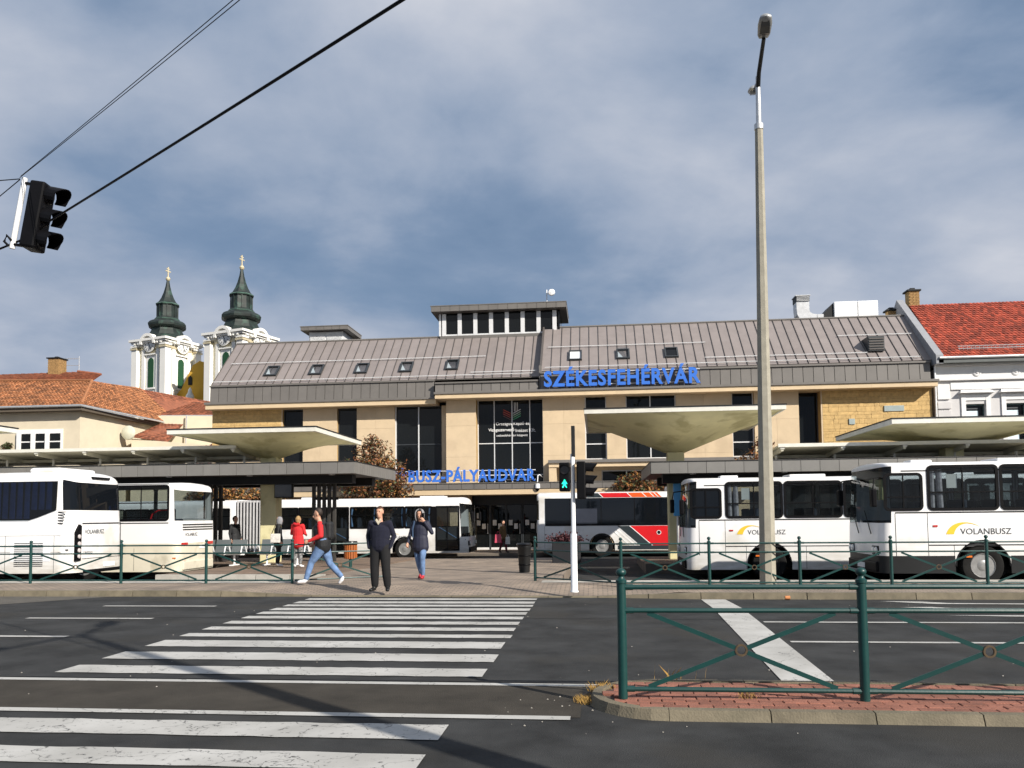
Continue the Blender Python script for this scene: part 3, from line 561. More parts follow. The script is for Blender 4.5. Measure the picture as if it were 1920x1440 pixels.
for i, x in enumerate((-6.86, -5.95, -5.05, -4.12)):
    d = MB().box(x, x + .05, 44.6, 44.66, -.2, 2.3).build('door', alu if i in (0,) else darkf, st)
    MB().box(x + .85, x + .9, 44.6, 44.66, -.2, 2.3).build('door_stile', darkf, d); MB().box(x + .05, x + .85, 44.6, 44.66, -.2, -.08).build('door_rail', alu, d); MB().box(x + .06, x + .84, 44.62, 44.64, -.07, 2.28).build('door_pane', win_glass, d)
    MB().tube([(x + .78, 44.55, .7), (x + .78, 44.55, 1.25)], .016, 6).build('door_handle', alu, d)
    for k in range(2 + (i == 0)): MB().box(x + .15 + .3 * (k % 2), x + .36 + .3 * (k % 2), 44.61, 44.618, 1.15 + .4 * (k // 2) - .2 * (k % 2), 1.45 + .4 * (k // 2) - .2 * (k % 2)).build('notice', mat('paper', (.7, .7, .68), .8), d)
# blue channel letters, one object per letter
def lettering(s_, x0, x1, z0, h, y, dep):
    full = text_me(s_, 1, 0, .032, track=1.1); xsv = [v.co.x for v in full.vertices]; k = (x1 - x0) / (max(xsv) - min(xsv)); base = min(xsv)
    cap = text_me('H', 1, 0, .032, track=1.1); hz = max(v.co.z for v in cap.vertices); kz = h / hz
    for i, ch in enumerate(s_):
        if ch == ' ': continue
        pre = text_me(s_[:i + 1], 1, 0, .032, track=1.1); one = text_me(ch, 1, dep / 2, .032, [blue_sign, blue_side]); off = max(v.co.x for v in pre.vertices) - max(v.co.x for v in one.vertices)
        for v in one.vertices: v.co = Vector(((v.co.x + off - base) * k, v.co.y, v.co.z * kz))
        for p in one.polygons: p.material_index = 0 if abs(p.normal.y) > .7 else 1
        put('letter', one, st, (x0, y, z0))
    MB().tube([(x0, y + .16, z0 + h * .92), (x1, y + .16, z0 + h * .92)], .025, 6).build('sign_rail', alu, st); MB().tube([(x0, y + .16, z0 + h * .1), (x1, y + .16, z0 + h * .1)], .025, 6).build('sign_rail', alu, st)
    x = x0 + .3
    while x < x1: MB().tube([(x, y + .18, z0 - .12), (x, y + .18, z0 + h)], .02, 5).build('sign_post', alu, st); x += 1.2
lettering('SZÉKESFEHÉRVÁR', -2.73, 5.60, 8.66, .82, 43.0, .14)
lettering('AUTÓBUSZ-PÁLYAUDVAR', -12.35, -3.22, 3.56, .62, 42.6, .12)
# dome camera on a bracket, dish antenna on the lantern, rooftop plant
cc = thing('security_camera', 'white dome security camera on a curved bracket above the station entrance', 'camera', (-3.05, 42.35, 3.3))
MB().tube([(-2.9, 43.5, 3.75), (-3.0, 42.6, 3.85), (-3.08, 42.33, 3.8), (-3.1, 42.3, 3.4)], .03, 8).build('bracket', white_paint, cc, True); MB().lathe([(.05, .32), (.13, .3), (.14, .08), (.12, .06)], 14, (-3.1, 42.3, 3.05)).build('housing', white_paint, cc, True); MB().lathe([(.11, .06), (.1, -.02), (.05, -.08), (.005, -.1)], 14, (-3.1, 42.3, 3.05)).build('dome', black, cc, True)
an = thing('dish_antenna', 'small white dish antenna on a mast above the glazed lantern', 'antenna', (-2.75, 47.0, 14.2))
MB().tube([(-2.75, 47.0, 14.1), (-2.75, 47.0, 15.12)], .03, 8).build('mast', steel, an, True); MB().lathe([(.01, .12), (.12, .10), (.2, .03), (.21, 0), (.18, -.1), (.02, -.14)], 16, (-2.45, 46.8, 14.9), 'y').build('dish', white_paint, an, True); MB().tube([(-2.75, 47.0, 14.87), (-2.45, 46.9, 14.9)], .025, 6).build('arm', steel, an, True)
hv = thing('air_handling_unit', 'white rooftop ventilation unit beside the galvanised duct', 'ventilation unit', (15.1, 48, 12.5))
MB().bbox(13.9, 15.2, 47.5, 49.4, 12.3, 13.9, .04).build('casing', white_paint, hv); MB().bbox(15.22, 16.35, 47.5, 49.4, 12.3, 13.9, .04).build('casing', white_paint, hv)
MB().hexa([(13.3, 47.6, 12.6), (13.88, 47.6, 12.4), (13.88, 49.3, 12.4), (13.3, 49.3, 12.6), (13.3, 47.6, 13.2), (13.88, 47.6, 13.85), (13.88, 49.3, 13.85), (13.3, 49.3, 13.2)]).build('transition', dark_grey, hv)
for x in (14.6, 14.95): MB().lathe([(.09, 0), (.09, -.03), (.06, -.035)], 12, (x, 47.49, 12.6), 'y').build('port', steel, hv)
du = thing('ventilation_duct', 'curved galvanised duct with louvred outlet on the station roof', 'duct', (12.4, 48, 12.6))
pts = [(12.15, z) for z in (14.0, 13.6)] + [(12.15 + .75 - .75 * math.cos(rad(a)), 13.45 - .6 * math.sin(rad(a))) for a in range(15, 91, 15)]
mb = MB(); vs = []
for i, (x, z) in enumerate(pts):
    p0, p1 = pts[max(i - 1, 0)], pts[min(i + 1, len(pts) - 1)]; d = Vector((p1[0] - p0[0], 0, p1[1] - p0[1])).normalized(); nn = Vector((-d.z, 0, d.x)) * .36
    for a, b in ((-1, 47.5), (1, 47.5), (1, 48.3), (-1, 48.3)): vs.append((x + nn.x * a, b, z + nn.z * a))
mb.add(vs, [(4 * i + j, 4 * i + (j + 1) % 4, 4 * i + 4 + (j + 1) % 4, 4 * i + 4 + j) for i in range(len(pts) - 1) for j in range(4)] + [(3, 2, 1, 0)]).build('elbow', steel, du)
MB().box(12.95, 13.3, 47.52, 48.28, 12.55, 13.2).build('section', steel, du)
lo = MB().box(11.77, 12.53, 47.48, 48.32, 13.98, 14.3).build('outlet', dark_grey, du)
for k in range(4): MB().box(11.79, 12.51, 47.44, 47.478, 14.0 + .075 * k, 14.03 + .075 * k).build('louvre', steel, lo)
MB().box(11.72, 12.58, 47.42, 48.36, 14.303, 14.35).build('cap', steel, du)

# ================================================================== tiled roofs (tile courses as real geometry)
def tile_roof(name, quad, m, parent, course=.30, tw=.22, clip=None, seed=1, flat=False):
    """quad: eave-left, eave-right, ridge-right, ridge-left; overlapping tiles laid course by course"""
    a, b, c, d = [Vector(p) for p in quad]; rr = random.Random(seed); nrm = (b - a).cross(d - a).normalized(); nrm = nrm if nrm.z > 0 else -nrm; mb = MB()
    rows = max(2, int(((d - a).length + (c - b).length) / 2 / course))
    for r in range(rows):
        t0, t1 = r / rows, min(1, (r + 1.15) / rows); l0, r0, l1, r1 = a.lerp(d, t0), b.lerp(c, t0), a.lerp(d, t1), b.lerp(c, t1); n = max(1, int((r0 - l0).length / tw)); sh = (.5 if r % 2 else 0)
        for k in range(n + 1):
            u0, u1 = (k - sh) / n, (k + 1 - sh) / n; u0, u1 = max(0, u0), min(1, u1)
            if u1 - u0 < .2 / n: continue
            j = rr.uniform(.0, .014); h0 = nrm * (.055 + j); h1 = nrm * (.012); e = .06 / n
            p0, p1, p2, p3 = l0.lerp(r0, u0 + e) + h0, l0.lerp(r0, u1 - e) + h0, l1.lerp(r1, u1 - e) + h1, l1.lerp(r1, u0 + e) + h1; mid0 = (p0 + p1) / 2 + nrm * .02 - (d - a).normalized() * (.05 if flat else .0); mid1 = (p2 + p3) / 2 + nrm * .02
            dn = nrm * -.05; mb.add([p0, mid0, p1, p2, mid1, p3, p0 + dn, mid0 + dn, p1 + dn], [(0, 1, 4, 5), (1, 2, 3, 4), (6, 7, 1, 0), (7, 8, 2, 1)], rr.choice((0, 0, 1, 2)))
    mb.add([a, b, c, d], [(0, 1, 2, 3)], 0)
    o = mb.build(name, m, parent); o['kind'] = 'stuff'; return o
def tmat(n, c, r_=.8): return [mat(n + str(i), tuple(x * k for x in c), r_, var=.22, scale=4, dirt=((c[0] * .45, c[1] * .5, c[2] * .6), 1.3, .56, .6)) for i, k in enumerate((1, 1.35, .62))]
t_orange = tmat('tile_orange', (.36, .15, .062)); t_brown = tmat('tile_brown', (.25, .085, .042)); t_red = tmat('tile_red', (.30, .052, .026))
def ridge_tiles(p, q, m, parent, r=.11):
    p, q = Vector(p), Vector(q); n = max(1, int((q - p).length / .36)); d = (q - p) / n
    me = MB().tube([(0, 0, 0), (0, 0, d.length * 1.05)], [r, r * .86], 8).mesh('ridge_tile', True, [m])
    for k in range(n):
        o = put('ridge_tile', me, parent, p + d * k); o.rotation_euler = d.to_track_quat('Z', 'Y').to_euler()
# ---- right neighbour
rb = thing('town_house', 'grey and white stuccoed house with bright red tiled roof right of the station', 'house', (24, 44, -.33))
stucco = mat('stucco_grey', (.56, .55, .55), .85, var=.05, scale=2, bump=.1, bscale=40); stucco_w = mat('stucco_white', (.72, .72, .72), .85, var=.04, scale=2)
def rwall(*a, n='wall', m=None): return MB().box(*a).build(n, m or stucco, rb)
OPS = [(19.17, 20.17), (21.15, 22.15), (23.13, 24.13), (25.1, 26.1)]
xx = 17.72
for a, b in OPS + [(40, 40)]:
    rwall(xx, a, 43.6, 44.2, -.33, 9.1); xx = b
    if a < 40: rwall(a, b, 43.6, 44.2, 7.24, 9.1); rwall(a, b, 43.6, 44.2, 3.0, 5.2); rwall(a, b, 43.6, 44.2, -.33, .3)
rwall(17.72, 40, 44.6, 52, -.33, 9.6, n='core_wall', m=dark_room)
rwall(17.68, 40, 43.42, 43.59, 8.47, 8.52, n='string_course'); rwall(17.70, 40, 43.5, 43.597, 8.52, 9.22, n='frieze', m=stucco_w); rwall(17.68, 40, 43.3, 43.597, 9.223, 9.32, n='cornice'); rwall(17.68, 40, 42.95, 43.597, 9.323, 9.55, n='eave_board', m=mat('eave_grey', (.10, .11, .11), .7))
rwall(18.45, 40, 43.52, 43.597, 8.0, 8.36, n='string_course', m=stucco_w)
for x in (19.76, 21.67, 23.6, 25.5): MB().lathe([(.2, 0), (.2, -.03), (.15, -.05), (.15, -.03), (.09, -.03), (.06, -.06), (.01, -.07)], 20, (x, 43.5, 8.86), 'y').build('rosette', stucco_w, rb, True)
MB().bbox(17.78, 18.4, 43.5, 43.595, 7.5, 8.3, .02).build('quoin', stucco_w, rb)
z = 7.42
while z > -.2: MB().bbox(17.76, 18.43, 43.48, 43.595, z - .42, z - .05, .02).build('quoin', stucco, rb); z -= .44
for a, b in OPS:
    rwall(a - .22, a, 43.54, 43.597, 5.1, 7.75, n='window_surround', m=stucco_w); rwall(b, b + .22, 43.54, 43.597, 5.1, 7.75, n='window_surround', m=stucco_w); rwall(a + .0, b, 43.55, 43.597, 7.42, 7.72, n='window_surround', m=stucco_w)
    MB().hexa([(a - .35, 43.3, 7.8), (b + .35, 43.3, 7.8), (b + .35, 43.597, 7.78), (a - .35, 43.597, 7.78), (a - .3, 43.35, 7.86), (b + .3, 43.35, 7.86), (b + .2, 43.597, 8.0), (a - .2, 43.597, 8.0)]).build('window_hood', stucco_w, rb)
    w_ = MB().box(a, b, 43.8, 43.86, 5.2, 5.28).box(a, b, 43.8, 43.86, 7.16, 7.24).box(a, a + .07, 43.8, 43.86, 5.28, 7.16).box(b - .07, b, 43.8, 43.86, 5.28, 7.16).build('window', mat('frame_green', (.05, .09, .09), .5), rb)
    MB().box(a + .07, b - .07, 43.82, 43.83, 5.28, 7.16).build('pane', win_glass, w_); MB().box(a + .08, b - .3, 43.812, 43.816, 5.3, 6.9).build('poster', mat('poster', (.62, .74, .78), .6), w_)
    MB().box(a + .16, b - .36, 43.806, 43.811, 6.55, 6.6).build('poster_text', text_grey, w_); MB().box(a + .1, b - .3, 43.806, 43.811, 6.98, 7.06).build('poster_text', text_grey, w_)
    MB().box(a + .05, b - .05, 43.62, 43.9, .3, 3.0).build('shop_window', win_glass, w_)
tile_roof('roof', [(17.9, 43.0, 9.62), (40, 43.0, 9.62), (40, 48.0, 13.65), (18.2, 48.0, 13.65)], t_red, rb, .26, .2, seed=5, flat=True)
MB().add([(17.9, 43.0, 9.60), (40, 43.0, 9.60), (40, 48.0, 13.6), (18.2, 48, 13.6), (40, 53, 9.6), (17.9, 53, 9.6)], [(3, 2, 4, 5)]).build('rear_slope', t_red[0], rb)
MB().prism([(42.95, 9.3), (42.95, 9.75), (48.0, 13.98), (53, 9.75), (53, 9.3)], 17.55, 17.92, 'x').build('gable_parapet', mat('parapet_grey', (.26, .27, .29), .8), rb)
MB().tube([(17.7, 42.92, 9.58), (40, 42.92, 9.58)], .07, 8).build('gutter', steel, rb, True); MB().tube([(17.66, 43.0, 9.5), (17.66, 43.45, 9.2), (17.66, 43.5, -.2)], .05, 8).build('downpipe', white_paint, rb, True)
MB().tube([(18.9, 43.55, 10.28), (40, 43.55, 10.28)], .02, 5).build('snow_guard', steel, rb); MB().tube([(18.9, 43.5, 10.14), (40, 43.5, 10.14)], .02, 5).build('snow_guard', steel, rb)
for k in range(40): MB().tube([(18.95 + .2 * k, 43.5, 10.05), (18.95 + .2 * k, 43.53, 10.3)], .011, 4).build('guard_bar', steel, rb)
brick_y = mat('chimney_brick', (.33, .20, .08), .9, var=.3, scale=9, bump=.4)
def chimney(x, y, z0, z1, w, parent, m=None):
    """each brick course laid brick by brick on a core"""
    c = MB().box(x - w / 2 + .02, x + w / 2 - .02, y - w / 2 + .02, y + w / 2 - .02, z0, z1).build('chimney', joint_m, parent); bm_ = MB().bbox(-.5, .5, -.5, .5, -.5, .5, .05).mesh('brick', mats=[m or brick_y]); z = z0; r = 0
    while z < z1 - .05:
        for sx, sy in ((0, -1), (1, 0)):
            n = 3; L_ = w / n
            for k in range(n):
                t = -w / 2 + (k + .5) * L_ + (.0 if r % 2 else L_ * .25 * (1 if k < n - 1 else 0))
                put('brick', bm_, c, (x + (t if sy else w / 2 - .02), y + (t if sx else -w / 2 + .02), z + .045), scale=((L_ - .015) if sy else .06, (L_ - .015) if sx else .06, .08))
        z += .095; r += 1
    MB().bbox(x - w / 2 - .09, x + w / 2 + .09, y - w / 2 - .09, y + w / 2 + .09, z1, z1 + .1, .02).build('chimney_cap', dark_grey, c); MB().bbox(x - .14, x + .14, y - .14, y + .14, z1 + .12, z1 + .24, .02).build('chimney_pot', dark_grey, c)
chimney(18.5, 48.2, 13.5, 14.45, .6, rb); chimney(17.35, 48.4, 12.6, 13.4, .5, rb)
# ---- left neighbour
lb = thing('corner_house', 'cream rendered house with orange tiled hip roof left of the station', 'house', (-42, 55, -.33))
render = mat('render_cream', (.60, .53, .40), .9, var=.05, scale=1.2, bump=.1, bscale=30)
LX = -35.7
MB().box(-60, LX, 52, 64, -.33, 9.4).build('wall', render, lb)
tile_roof('roof', [(-60, 51.3, 9.62), (LX + .55, 51.3, 9.62), (-37.3, 55.6, 12.0), (-60, 55.6, 12.6)], t_orange, lb, .3, .26, seed=2)
tile_roof('roof_side', [(LX + .55, 51.3, 9.62), (LX + .9, 64, 9.62), (-38.6, 64, 12.9), (-37.3, 55.6, 12.0)], t_orange, lb, .3, .26, seed=3)
tile_roof('roof_upper', [(-60, 55.6, 12.6), (-37.3, 55.6, 12.0), (-39.5, 60, 13.3), (-41.5, 60, 13.6)], t_brown, lb, .3, .26, seed=12)
ridge_tiles((LX + .5, 51.4, 9.72), (-37.3, 55.6, 12.08), t_orange[0], lb); ridge_tiles((-60, 55.6, 12.68), (-37.3, 55.6, 12.08), t_orange[2], lb)
MB().box(-60, LX + .5, 51.35, 52.0, 9.25, 9.5).build('soffit', mat('soffit_dark', (.10, .08, .06), .9), lb); MB().box(LX, LX + .5, 52, 64, 9.25, 9.5).build('soffit', MATS['soffit_dark'], lb)
MB().tube([(-60, 51.25, 9.56), (LX + .6, 51.25, 9.56), (LX + .95, 64, 9.56)], .08, 8).build('gutter', steel, lb, True)
def lwin(x0, x1, z0, z1, y, parent, n=3):
    w_ = MB().bbox(x0 - .15, x1 + .15, y - .06, y + .02, z0 - .1, z1 + .3, .02).build('window', stucco_w, parent); p = (x1 - x0) / n
    for k in range(n):
        MB().box(x0 + k * p + .28, x0 + (k + 1) * p, y - .075, y - .062, z0, z1).build('pane', win_glass, w_); MB().box(x0 + k * p + .02, x0 + k * p + .26, y - .22, y - .062, z0 - .08, z1 + .1).build('window_pier', stucco_w, w_)
        MB().box(x0 + k * p + .26, x0 + (k + 1) * p, y - .1, y - .076, (z0 + z1) / 2 - .04, (z0 + z1) / 2 + .04).build('glazing_bar', stucco_w, w_)
lwin(-40.3, -37.1, 6.6, 7.75, 52, lb); lwin(-46.5, -43.3, 6.6, 7.75, 52, lb)
MB().lathe([(.01, -.22), (.3, -.2), (.52, -.08), (.55, 0), (.4, .02)], 20, (-34.9, 56.5, 8.2), 'y').build('satellite_dish', mat('dish_grey', (.55, .55, .45), .6), lb, True); MB().tube([(-34.9, 56.5, 8.2), (-35.7, 57, 8.0)], .04, 6).build('dish_arm', dark_grey, lb)
chimney(-43.0, 59.6, 12.6, 14.6, .95, lb); ridge_tiles((-41.5, 60, 13.68), (-39.5, 60, 13.38), t_brown[0], lb)
tv = thing('roof_aerial', 'thin metal television aerial beside the brick chimney on the orange roof', 'antenna', (-41.4, 60, 13.4))
MB().tube([(-41.4, 60, 13.4), (-41.4, 60, 14.9)], .03, 6).build('mast', steel, tv); MB().tube([(-42.6, 60, 14.75), (-41.3, 60, 14.7)], .02, 5).build('boom', steel, tv); MB().tube([(-42.5, 60, 14.2), (-41.3, 60, 14.15)], .02, 5).build('boom', steel, tv)
for k in range(5): MB().tube([(-42.5 + .25 * k, 59.8, 14.75), (-42.5 + .25 * k, 60.2, 14.73)], .012, 4).build('rod', steel, tv)
lw = thing('rear_house', 'older house with weathered red-brown tiled roof behind the cream corner house', 'house', (-38, 70, -.33))
tile_roof('roof', [(-36.2, 60.5, 9.9), (-31.2, 74, 9.9), (-33.6, 76, 12.5), (-41.2, 61.5, 13.15)], t_brown, lw, .32, .3, seed=4)
tile_roof('roof_gable', [(-36.0, 62.0, 10.2), (-29.8, 62.5, 10.15), (-31.6, 65, 11.5), (-34.2, 65, 11.7)], t_brown, lw, .32, .3, seed=6)
tile_roof('lean_to_roof', [(-34.9, 56.8, 7.9), (-32.3, 57.4, 7.5), (-33.0, 61, 9.3), (-34.9, 61, 9.4)], t_brown, lw, .3, .28, seed=8)
MB().add([(-36.4, 61, -.33), (-29.6, 62.2, -.33), (-29.6, 72, -.33), (-36.4, 72, -.33), (-36.4, 61, 10.1), (-29.6, 62.2, 10.05), (-29.6, 72, 10), (-36.4, 72, 10)], [(0, 1, 5, 4), (1, 2, 6, 5), (2, 3, 7, 6), (3, 0, 4, 7)]).build('wall', render, lw)
MB().add([(-34.95, 57.0, -.33), (-26.5, 58, -.33), (-26.5, 62, -.33), (-34.95, 61, -.33), (-34.95, 57.0, 7.8), (-26.5, 58, 7.0), (-26.5, 62, 7.0), (-34.95, 61, 7.8)], [(0, 1, 5, 4), (1, 2, 6, 5), (2, 3, 7, 6), (3, 0, 4, 7), (4, 5, 6, 7)]).build('annexe_wall', render, lw)
for x in (-33.6, -30.6): MB().box(x, x + 1.9, 57.02 + (x + 33.6) * .12, 57.3 + (x + 33.6) * .12, 5.6, 6.75).build('annexe_window', win_glass, lw)
MB().tube([(-36.2, 61.9, 10.15), (-29.6, 62.4, 10.1)], .08, 8).build('gutter', steel, lw, True); MB().tube([(-32.9, 61.3, 10.1), (-32.9, 61.2, 7.4)], .06, 6).build('downpipe', steel, lw, True)
chimney(-29.4, 61.5, 5.5, 9.6, 1.0, lw, mat('brick_dark', (.22, .06, .035), .9, var=.3, scale=9))
# ================================================================== CHURCH
ch = thing('church', 'baroque church with two white towers, green copper spires and yellow nave', 'church', (-58, 115, -.33))
cw = mat('church_white', (.78, .77, .73), .85, var=.04, scale=.6); cyel = mat('church_cream', (.74, .69, .52), .85, var=.05, scale=.6); ocy = mat('church_ochre', (.52, .30, .03), .85, var=.08, scale=.5)
copper = mat('copper_roof', (.012, .020, .017), .55, var=.5, scale=1.2, dirt=((.045, .10, .075), .9, .56, .55)); copper_l = mat('copper_patina', (.06, .12, .09), .6, var=.35, scale=1.5)
shut = mat('green_shutter', (.008, .06, .02), .6); goldm = mat('gilded', (.62, .54, .36), .45, metal=.3)
def tower(cx, cy, s, zt, zb, rot):
    """s: half width; zt: top of the cornice; everything in the tower's own axes, then turned"""
    T = Matrix.Translation((cx, cy, 0)) @ Matrix.Rotation(rot, 4, 'Z')
    def b(name, mb, m, smooth=False):
        mb.v = [tuple(T @ Vector(p)) for p in mb.v]; return mb.build(name, m, ch, smooth)
    b('tower_shaft', MB().box(-s, s, -s, s, zb, zt - .2), cyel)
    for sx in (-1, 1):
        for sy in (-1, 1):
            b('corner_pier', MB().box(sx * (s + .12) - .55, sx * (s + .12) + .55, sy * (s + .12) - .55, sy * (s + .12) + .55, zb, zt - 1.7), cw)
            for o_ in (0, .38): b('capital', MB().box(sx * (s + .14) - .68 + o_ * .1, sx * (s + .14) + .68 - o_ * .1, sy * (s + .14) - .68 + o_ * .1, sy * (s + .14) + .68 - o_ * .1, zt - 1.7 + o_, zt - 1.45 + o_), cw if o_ else goldm)
    for k in range(4):
        q = Matrix.Rotation(k * math.pi / 2, 4, 'Z')
        def f(name, mb, m, smooth=False):
            mb.v = [tuple(q @ Vector(p)) for p in mb.v]; return b(name, mb, m, smooth)
        for x in (-s * .52, s * .52): f('pilaster', MB().box(x - .3, x + .3, -s - .28, -s, zb, zt - 1.7), cw); f('capital', MB().box(x - .4, x + .4, -s - .36, -s, zt - 1.7, zt - 1.2), goldm)
        f('window_surround', MB().box(-s * .36, s * .36, -s - .1, -s - .001, zt - 8.4, zt - 2.6), cw)
        hw = s * .2; zz0, zz1 = zt - 7.6, zt - 3.6
        f('louvre_window', MB().prism([(-hw, zz0), (hw, zz0), (hw, zz1)] + [(hw * math.cos(rad(a)), zz1 + hw * math.sin(rad(a))) for a in range(20, 180, 20)] + [(-hw, zz1)], -s - .16, -s - .05, 'y'), shut)
        f('sill', MB().box(-hw * 1.6, hw * 1.6, -s - .3, -s, zz0 - .25, zz0), cw); f('lintel', MB().box(-s * .4, s * .4, -s - .35, -s, zt - 2.6, zt - 2.4), cw)
        # cornice with clock eyebrow
        f('cornice', MB().box(-s - .7, s + .7, -s - .75, -s + .3, zt - .75, zt - .5), cw); f('cornice', MB().box(-s - .95, s + .95, -s - 1.0, -s + .3, zt - .5, zt - .15), cw)
        f('architrave', MB().box(-s - .3, s + .3, -s - .4, -s, zt - 1.15, zt - .752), cw)
        for x in np.linspace(-s * .95, s * .95, 8):
            if abs(x) > s * .42: f('bracket', MB().box(x - .14, x + .14, -s - .9, -s - .4, zt - .98, zt - .755), cw)
        R1 = s * .42
        f('clock_hood', MB().prism([((R1 + .4) * math.cos(rad(a)), zt - 1.0 + (R1 + .4) * math.sin(rad(a))) for a in range(0, 181, 12)] + [(R1 * .98 * math.cos(rad(a)), zt - 1.0 + R1 * .98 * math.sin(rad(a))) for a in range(180, -1, -12)], -s - 1.02, -s + .2, 'y'), cw)
        f('clock_back', MB().lathe([(R1, 0), (R1, -.05)], 24, (0, -s - .45, zt - 1.0), 'y'), cw)
        c_ = f('clock_face', MB().lathe([(R1 * .86, 0), (R1 * .86, -.04)], 24, (0, -s - .5, zt - 1.0), 'y'), mat('clock_face', (.66, .66, .64), .6))
        for h in range(12):
            a = rad(30 * h); x1, z1, x2, z2 = math.sin(a) * R1 * .55, math.cos(a) * R1 * .55, math.sin(a) * R1 * .8, math.cos(a) * R1 * .8
            f('hour_mark', MB().tube([(x1, -s - .56, zt - 1 + z1), (x2, -s - .56, zt - 1 + z2)], .05, 4), text_grey)
        for a, l_ in ((rad(-25), .5), (rad(160), .7)): f('clock_hand', MB().tube([(0, -s - .58, zt - 1), (math.sin(a) * R1 * l_, -s - .58, zt - 1 + math.cos(a) * R1 * l_)], .05, 4), text_grey)
    q8 = lambda r: [(r * math.cos(rad(a)), r * math.sin(rad(a))) for a in range(0, 360, 45)]
    # skirt, onion, drum, spire: eight-sided copper lathe
    r0 = s * 1.32
    prof = [(r0 * 1.0, zt - .15), (r0 * .86, zt + .82 * .35), (r0 * .72, zt + .82 * 1.0), (r0 * .63, zt + .82 * 1.9), (r0 * .60, zt + .82 * 2.3)]
    b('spire_skirt', MB().lathe(prof, 8, rot=rad(22.5)), copper)
    on = [(r0 * .60, zt + .82 * 2.3), (r0 * .68, zt + .82 * 2.45), (r0 * .765, zt + .82 * 2.75), (r0 * .78, zt + .82 * 3.1), (r0 * .72, zt + .82 * 3.5), (r0 * .64, zt + .82 * 3.75), (r0 * .52, zt + .82 * 4.0), (r0 * .46, zt + .82 * 4.4), (r0 * .43, zt + .82 * 4.6)]
    b('onion', MB().lathe(on, 8, rot=rad(22.5)), copper); b('onion_collar', MB().lathe([(r0 * .50, zt + .82 * 3.98), (r0 * .52, zt + .82 * 4.1), (r0 * .46, zt + .82 * 4.3)], 8, rot=rad(22.5)), copper_l)
    b('drum', MB().lathe([(r0 * .43, zt + .82 * 4.5), (r0 * .41, zt + .82 * 6.9)], 8, rot=rad(22.5)), copper)
    for k in range(8):
        q = Matrix.Rotation(k * math.pi / 4, 4, 'Z'); mb = MB().box(-.06, .06, -r0 * .42, -r0 * .39, zt + .82 * 4.6, zt + .82 * 6.9); mb.v = [tuple(q @ Vector(p)) for p in mb.v]; b('drum_rib', mb, copper)
    b('spire', MB().lathe([(r0 * .46, zt + .82 * 6.85), (r0 * .47, zt + .82 * 7.05), (r0 * .36, zt + .82 * 7.5), (r0 * .26, zt + .82 * 8.3), (r0 * .17, zt + .82 * 9.4), (r0 * .10, zt + .82 * 10.6), (r0 * .055, zt + .82 * 11.8)], 8, rot=rad(22.5)), copper)
    b('spire_eave', MB().lathe([(r0 * .47, zt + .82 * 6.95), (r0 * .485, zt + .82 * 7.03), (r0 * .43, zt + .82 * 7.22)], 8, rot=rad(22.5)), copper_l)
    b('gilded_ball', MB().lathe([(.02, -.36), (.25, -.26), (.36, 0), (.25, .26), (.02, .36)], 14, (0, 0, zt + .82 * 12.1)), goldm, True)
    cr = b('cross', MB().box(-.09, .09, -.06, .06, zt + .82 * 12.4, zt + .82 * 14.4), goldm); b('cross_arm', MB().box(-.5, .5, -.05, .05, zt + .82 * 13.5, zt + .82 * 13.68), goldm); b('cross_arm', MB().box(-.3, .3, -.05, .05, zt + .82 * 13.95, zt + .82 * 14.1), goldm)
tower(-65.9, 116.5, 2.85, 29.2, 8, rad(72)); tower(-50.9, 110, 2.85, 28.3, 8, rad(72))
NA, NB = Vector((-65.5, 113, 0)), Vector((-53, 110.5, 0))
poly = [(0, 5), (0, 19.5), (1.5, 20.2), (3.0, 21.5), (4.0, 23.3), (5.0, 25.0), (6.25, 25.6), (7.5, 25.0), (8.5, 23.3), (9.5, 21.5), (11, 20.2), (12.5, 19.5), (12.5, 5)]
mb = MB().prism(poly, 0, 1.0, 'y'); ang = math.atan2(NB.y - NA.y, NB.x - NA.x); T = Matrix.Translation(NA + Vector((0, 2.5, 0))) @ Matrix.Rotation(ang, 4, 'Z'); mb.v = [tuple(T @ Vector(p)) for p in mb.v]; mb.build('nave_gable', ocy, ch)
for x, z in ((4.6, 22), (7.5, 21.5)):
    mb = MB().prism([(x - .35, z), (x + .35, z), (x + .35, z + 1.1), (x, z + 1.45), (x - .35, z + 1.1)], -.08, -.01, 'y'); mb.v = [tuple(T @ Vector(p)) for p in mb.v]; mb.build('gable_window', dark_room, ch)
for x in (1.2, 5.4, 9.0):
    mb = MB().lathe([(.7, 0), (.75, .6), (.5, 1.0), (.62, 1.5), (.3, 2.1), (.25, 2.5), (.02, 2.9)], 10, (x, -1.0, 18.6)); mb.v = [tuple(T @ Vector(p)) for p in mb.v]; mb.build('finial', cw, ch, True)
mb = MB().box(-2, 15, 1.2, 30, 5, 19); mb.v = [tuple(T @ Vector(p)) for p in mb.v]; mb.build('nave', cyel, ch)
